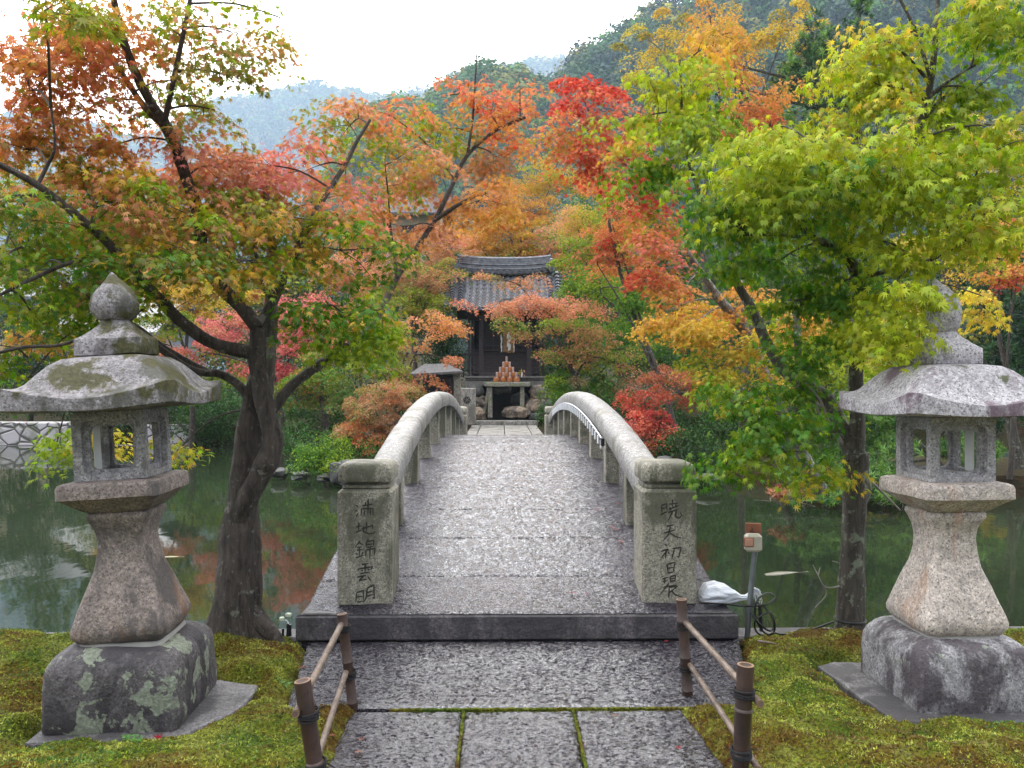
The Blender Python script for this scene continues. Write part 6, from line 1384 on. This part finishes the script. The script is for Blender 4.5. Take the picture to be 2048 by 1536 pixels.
# ================================================================== FAR LEFT BANK
def wallmat():
    m, n, b = newmat('pale_stone_wall'); g = G(n); co = g.co('Object', (1, 1, 1.2))
    v = g.n('ShaderNodeTexVoronoi', feature='DISTANCE_TO_EDGE'); v.inputs['Scale'].default_value = 2.6; g.L(co, v.inputs['Vector'])
    c = g.mix(g.ramp(v.outputs[0], [(.02, 1), (.07, 0)]), (.48, .45, .47), (.10, .09, .08)); c = g.mix(g.math('MULTIPLY', g.ramp(g.noise(co, 3, 6), [(.5, 0), (.6, 1)]), .6), c, (.12, .14, .07))
    g.L(c, b.inputs['Base Color']); b.inputs['Roughness'].default_value = .9; g.L(g.bump(g.ramp(v.outputs[0], [(0, 0), (.1, 1)]), .8, .05), b.inputs['Normal']); return m
M['wall'] = wallmat()
wa = thing('retaining_wall', 'pale rubble stone wall along the far left bank of the pond', 'wall', P(60, 900, 23.4))
m = MB(); a, b = P(-160, 845, 23.4), P(150, 896, 23.4); m.box(((a.x + b.x) / 2, 23.7, (a.z + WZ - .3) / 2), (b.x - a.x, .6, a.z - WZ + .3), bev=.03); m.build('wall_face', M['wall'], wa)
m = MB(); a, b = P(280, 850, 23.5), P(372, 896, 23.5); m.box(((a.x + b.x) / 2, 23.85, (a.z + WZ - .3) / 2), (b.x - a.x, .5, a.z - WZ + .3), bev=.03); m.build('wall_face', M['wall'], wa)
m = MB(); a, b = P(-160, 893, 23.3), P(372, 900, 23.3); m.box(((a.x + b.x) / 2, 23.45, a.z), (b.x - a.x, .3, .07), bev=.02); m.build('ledge', M['gr_abut'], wa)
# buildings glimpsed through the leaves
M['plaster'] = plain('pale_plaster', (.46, .44, .40), .8); M['blueg'] = plain('blue_grey_wall', (.20, .23, .29), .7); M['cream'] = plain('cream_wall', (.42, .36, .26), .8)
def house(label, x0_, x1_, y0_, y1_, Y, wmat, roofm):
    h = thing('house', label, 'house', P((x0_ + x1_) / 2, 800, Y)); a, b = P(x0_, y1_, Y), P(x1_, y0_, Y)
    zb_ = terrain_z(a.x, Y) - .3
    m = MB(); m.box(((a.x + b.x) / 2, Y + 2.5, (zb_ + b.z) / 2), (b.x - a.x, 5, b.z - zb_)); wl = m.build('wall', wmat, h)
    xa, xb = a.x - .5, b.x + .5; zt = b.z
    m = MB(); pr = [(Y - .6, zt - .12), (Y + 2.5, zt + 1.5), (Y + 5.6, zt - .12), (Y + 5.6, zt - .26), (Y + 2.5, zt + 1.34), (Y - .6, zt - .26)]
    m.rings([[(xa, y, z) for y, z in pr], [(xb, y, z) for y, z in pr]]); m.build('roof', roofm, h)
    n = max(1, int((b.x - a.x) / 2))
    for k in range(n):
        wx = a.x + (k + .5) * (b.x - a.x) / n; m = MB(); m.box((wx, Y - .01, b.z - 1.3), (1.1, .06, 1.0), bev=.01); w1 = m.build('window', M['wood_dk'], h)
        m = MB(); m.box((wx, Y - .045, b.z - 1.3), (.95, .02, .85)); m.build('pane', gm, w1)
house('cream walled house showing through leaves at the far left', -140, 100, 590, 820, 34, M['cream'], M['tile'])
house('blue grey walled house behind the leaves right of the left lantern finial', 130, 300, 660, 830, 31, M['blueg'], M['tile'])
house('temple hall with grey tiled roof glimpsed behind the left tree', 760, 880, 425, 800, 48, M['cream'], plain('dull_tile', (.06, .065, .08), .95, var=.3))
# dark slim pole left of the shrine
pl_ = thing('utility_pole', 'slim dark pole standing left of the shrine roof', 'pole', P(776, 800, 30))
b = P(776, 800, 30); m = MB(); m.tube([(b.x, 30, .1), (b.x, 30, P(776, 470, 30).z)], .075, 10, False); m.build('shaft', M['blueg'], pl_)
m = MB()
for py in (500, 530): m.tube([(b.x, 30, P(776, py, 30).z - .03), (b.x, 30, P(776, py, 30).z + .03)], .10, 10, False)
m.build('band', M['steel'], pl_)
# ================================================================== HILLS
def hill_obj(name, sil, Y, depth, hmat, forest=None, frise=None):
    xs_ = [s[0] for s in sil]; n = 90; m = MB(); rows_ = []
    def sy(px):
        for (a, ya), (b, yb) in zip(sil[:-1], sil[1:]):
            if a <= px <= b: t = (px - a) / (b - a); t = t * t * (3 - 2 * t); return ya + (yb - ya) * t
        return sil[-1][1]
    def hz(px, f): # f 0 front foot .. 1 crest
        top = P(px, sy(px), Y + depth); return top
    NYH = 22; vs_ = []
    for j in range(NYH + 9):
        f = j / NYH
        for i in range(n + 1):
            px = xs_[0] + (xs_[-1] - xs_[0]) * i / n; top = P(px, sy(px), Y + depth)
            if f <= 1: z = -2.5 + (top.z + 2.5) * (1 - (1 - f) ** 1.35); y = Y + depth * f
            else: z = top.z - (f - 1) * depth * .45; y = Y + depth * f
            x = top.x * (1 if f > 1 else (.82 + .18 * f))
            z += .035 * depth * noise.noise(Vector((x / depth * 5, y / depth * 5, 1))) * (1 if f < .97 else 0)
            vs_.append((x, y, z))
    n1 = n + 1; m.add(vs_, [(j * n1 + i, j * n1 + i + 1, (j + 1) * n1 + i + 1, (j + 1) * n1 + i) for j in range(NYH + 8) for i in range(n)])
    o = tag(m.build(name, hmat, None, True), kind='structure')
    return np.array(vs_).reshape(NYH + 9, n1, 3)[:NYH + 2]
def forestmat(name, a, b_, sc):
    m, n, b = newmat(name); g = G(n); co = g.co()
    c = g.mix(g.ramp(g.noise(co, sc, 6, .7), [(.4, 0), (.6, 1)]), a, b_); g.L(c, b.inputs['Base Color']); b.inputs['Roughness'].default_value = 1; b.inputs['Specular IOR Level'].default_value = 0
    g.L(g.bump(g.noise(co, sc * 1.5, 5, .7), 1, 3), b.inputs['Normal']); return m
def forest(label, grid, ncr, r0, q, pls, fr=(0, 1), ls_k=.2, per=70):
    NJ, NI, _ = grid.shape; A, O, K, Sz = [], [], [], []; pc_, pw = pal(pls)
    for k in range(ncr):
        j = random.uniform(fr[0], fr[1]) * (NJ - 2); i = random.uniform(0, NI - 1.01); a, b = int(j), int(i); u_, v_ = j - a, i - b
        p = grid[a, b] * (1 - u_) * (1 - v_) + grid[a + 1, b] * u_ * (1 - v_) + grid[a, b + 1] * (1 - u_) * v_ + grid[a + 1, b + 1] * u_ * v_
        r_ = r0 * random.uniform(.6, 1.35); d = unit(rng.normal(0, 1, (per, 3))); d[:, 2] = np.abs(d[:, 2]) * 1.15 - .15; rad = rng.uniform(.75, 1.08, (per, 1)) * np.array([[r_, r_, r_ * random.uniform(.9, 1.35)]])
        A.append(p + np.array([0, 0, r_ * .6]) + d * rad); O.append(d); cc = pc_[rng.choice(len(pw), p=pw)] * random.uniform(.7, 1.3); K.append(cc * random.uniform(.55, 1.35) * rng.uniform(.82, 1.18, (per, 1))); Sz.append(np.full(per, r_ * ls_k) * rng.uniform(.6, 1.5, per))
    A, O, K, Sz = map(np.concatenate, (A, O, K, Sz))
    o = leaf_mesh('forest', A, O, Sz, K, T3, M['evergreen'], None, .3, 1.6, .5, .3); return tag(o, label, 'forest', kind='stuff')
fm = forestmat('forest_floor', (.012, .02, .008), (.03, .045, .015), .3)
g1 = hill_obj('hill_far', [(-400, 330), (-100, 300), (60, 250), (150, 265), (300, 300), (470, 222), (560, 210), (640, 190), (700, 196), (760, 215), (850, 200), (960, 165), (1100, 140), (1400, 100)], 1000, 600, fm)
forest('far blue hazed wooded mountain slope behind the left tree', g1, 5600, 14, 0, 'mgreen 2 dgreen 2 olive 1', (.45, 1), .35, 34)
g2 = hill_obj('hill_middle', [(640, 420), (760, 250), (840, 235), (900, 205), (980, 172), (1040, 190), (1120, 225), (1300, 250)], 230, 110, fm)
forest('nearer wooded knoll in mid green beyond the shrine trees', g2, 1000, 5.6, 0, 'mgreen 3 green 1 olive 1', (.3, 1), .2, 90)
g3 = hill_obj('hill_right', [(1060, 330), (1120, 200), (1150, 150), (1210, 125), (1290, 70), (1400, 20), (1470, -20), (1600, -120), (1900, -200), (2300, -260), (2700, -260)], 170, 200, fm)
forest('steep wooded hillside rising out of the picture on the right', g3, 2600, 6.5, 0, 'dgreen 2 mgreen 2 bluegreen 2 olive 1', (.1, 1), .2, 80)
# belt of trees beyond the pond that hides the foot of the hills
def belt(label, n, xa, xb, Y, top, bot, pls, ls=.22, cov=1.3):
    bl = []
    for i in range(n):
        px = xa + (xb - xa) * (i + .5) / n; bl.append((px, random.uniform(top, bot), Y + random.uniform(-2, 3), (xb - xa) / n * 1.1, (bot - top) * .6, 1.8, pls))
    return evergreen('evergreen_tree', label, (xa + xb) / 2, Y, bl, ls, cov, .8, r0=.25)
belt('wide dark tree beyond the pond at the far left', 4, -60, 300, 52, 560, 720, 'dgreen 2 bluegreen 1 mgreen 1')
belt('wide green tree beyond the pond behind the left maple', 4, 280, 640, 54, 560, 720, 'mgreen 2 dgreen 1 olive 1')
belt('tall dark tree behind the shrine roof', 5, 760, 1180, 44, 500, 700, 'dgreen 1 mgreen 2 olive 1')
belt('tall green tree behind the orange red maple', 5, 1120, 1500, 46, 380, 680, 'mgreen 2 green 1 olive 1')
belt('tall green tree behind the yellow green maple', 4, 1480, 1800, 44, 330, 700, 'mgreen 2 olive 1 green 1')
belt('tall dark tree at the far right beyond the ginkgo', 4, 1780, 2150, 40, 400, 740, 'dgreen 2 mgreen 2')
belt('broad dark green tree rising behind the left lantern beyond the water', 4, -40, 260, 40, 440, 640, 'dgreen 2 mgreen 2 olive 1')
belt('broad mid green tree rising behind the left maple trunk beyond the water', 5, 240, 700, 46, 420, 640, 'mgreen 2 dgreen 1 olive 2')
print('LEAVES total', NL)
# ================================================================== HAZE
hz = MB(); hz.box((0, 900, 330), (4400, 3200, 668)); ho = hz.build('haze', bpy.data.materials.new('haze'))
hm = ho.data.materials[0]; hm.use_nodes = True; n = hm.node_tree; n.nodes.clear()
vo = n.nodes.new('ShaderNodeVolumePrincipled'); vo.inputs['Color'].default_value = (.60, .77, 1.0, 1); vo.inputs['Density'].default_value = .0004; vo.inputs['Anisotropy'].default_value = .0
oo = n.nodes.new('ShaderNodeOutputMaterial'); n.links.new(vo.outputs[0], oo.inputs['Volume']); tag(ho, 'thin pale blue haze filling the valley air', 'haze', kind='stuff')
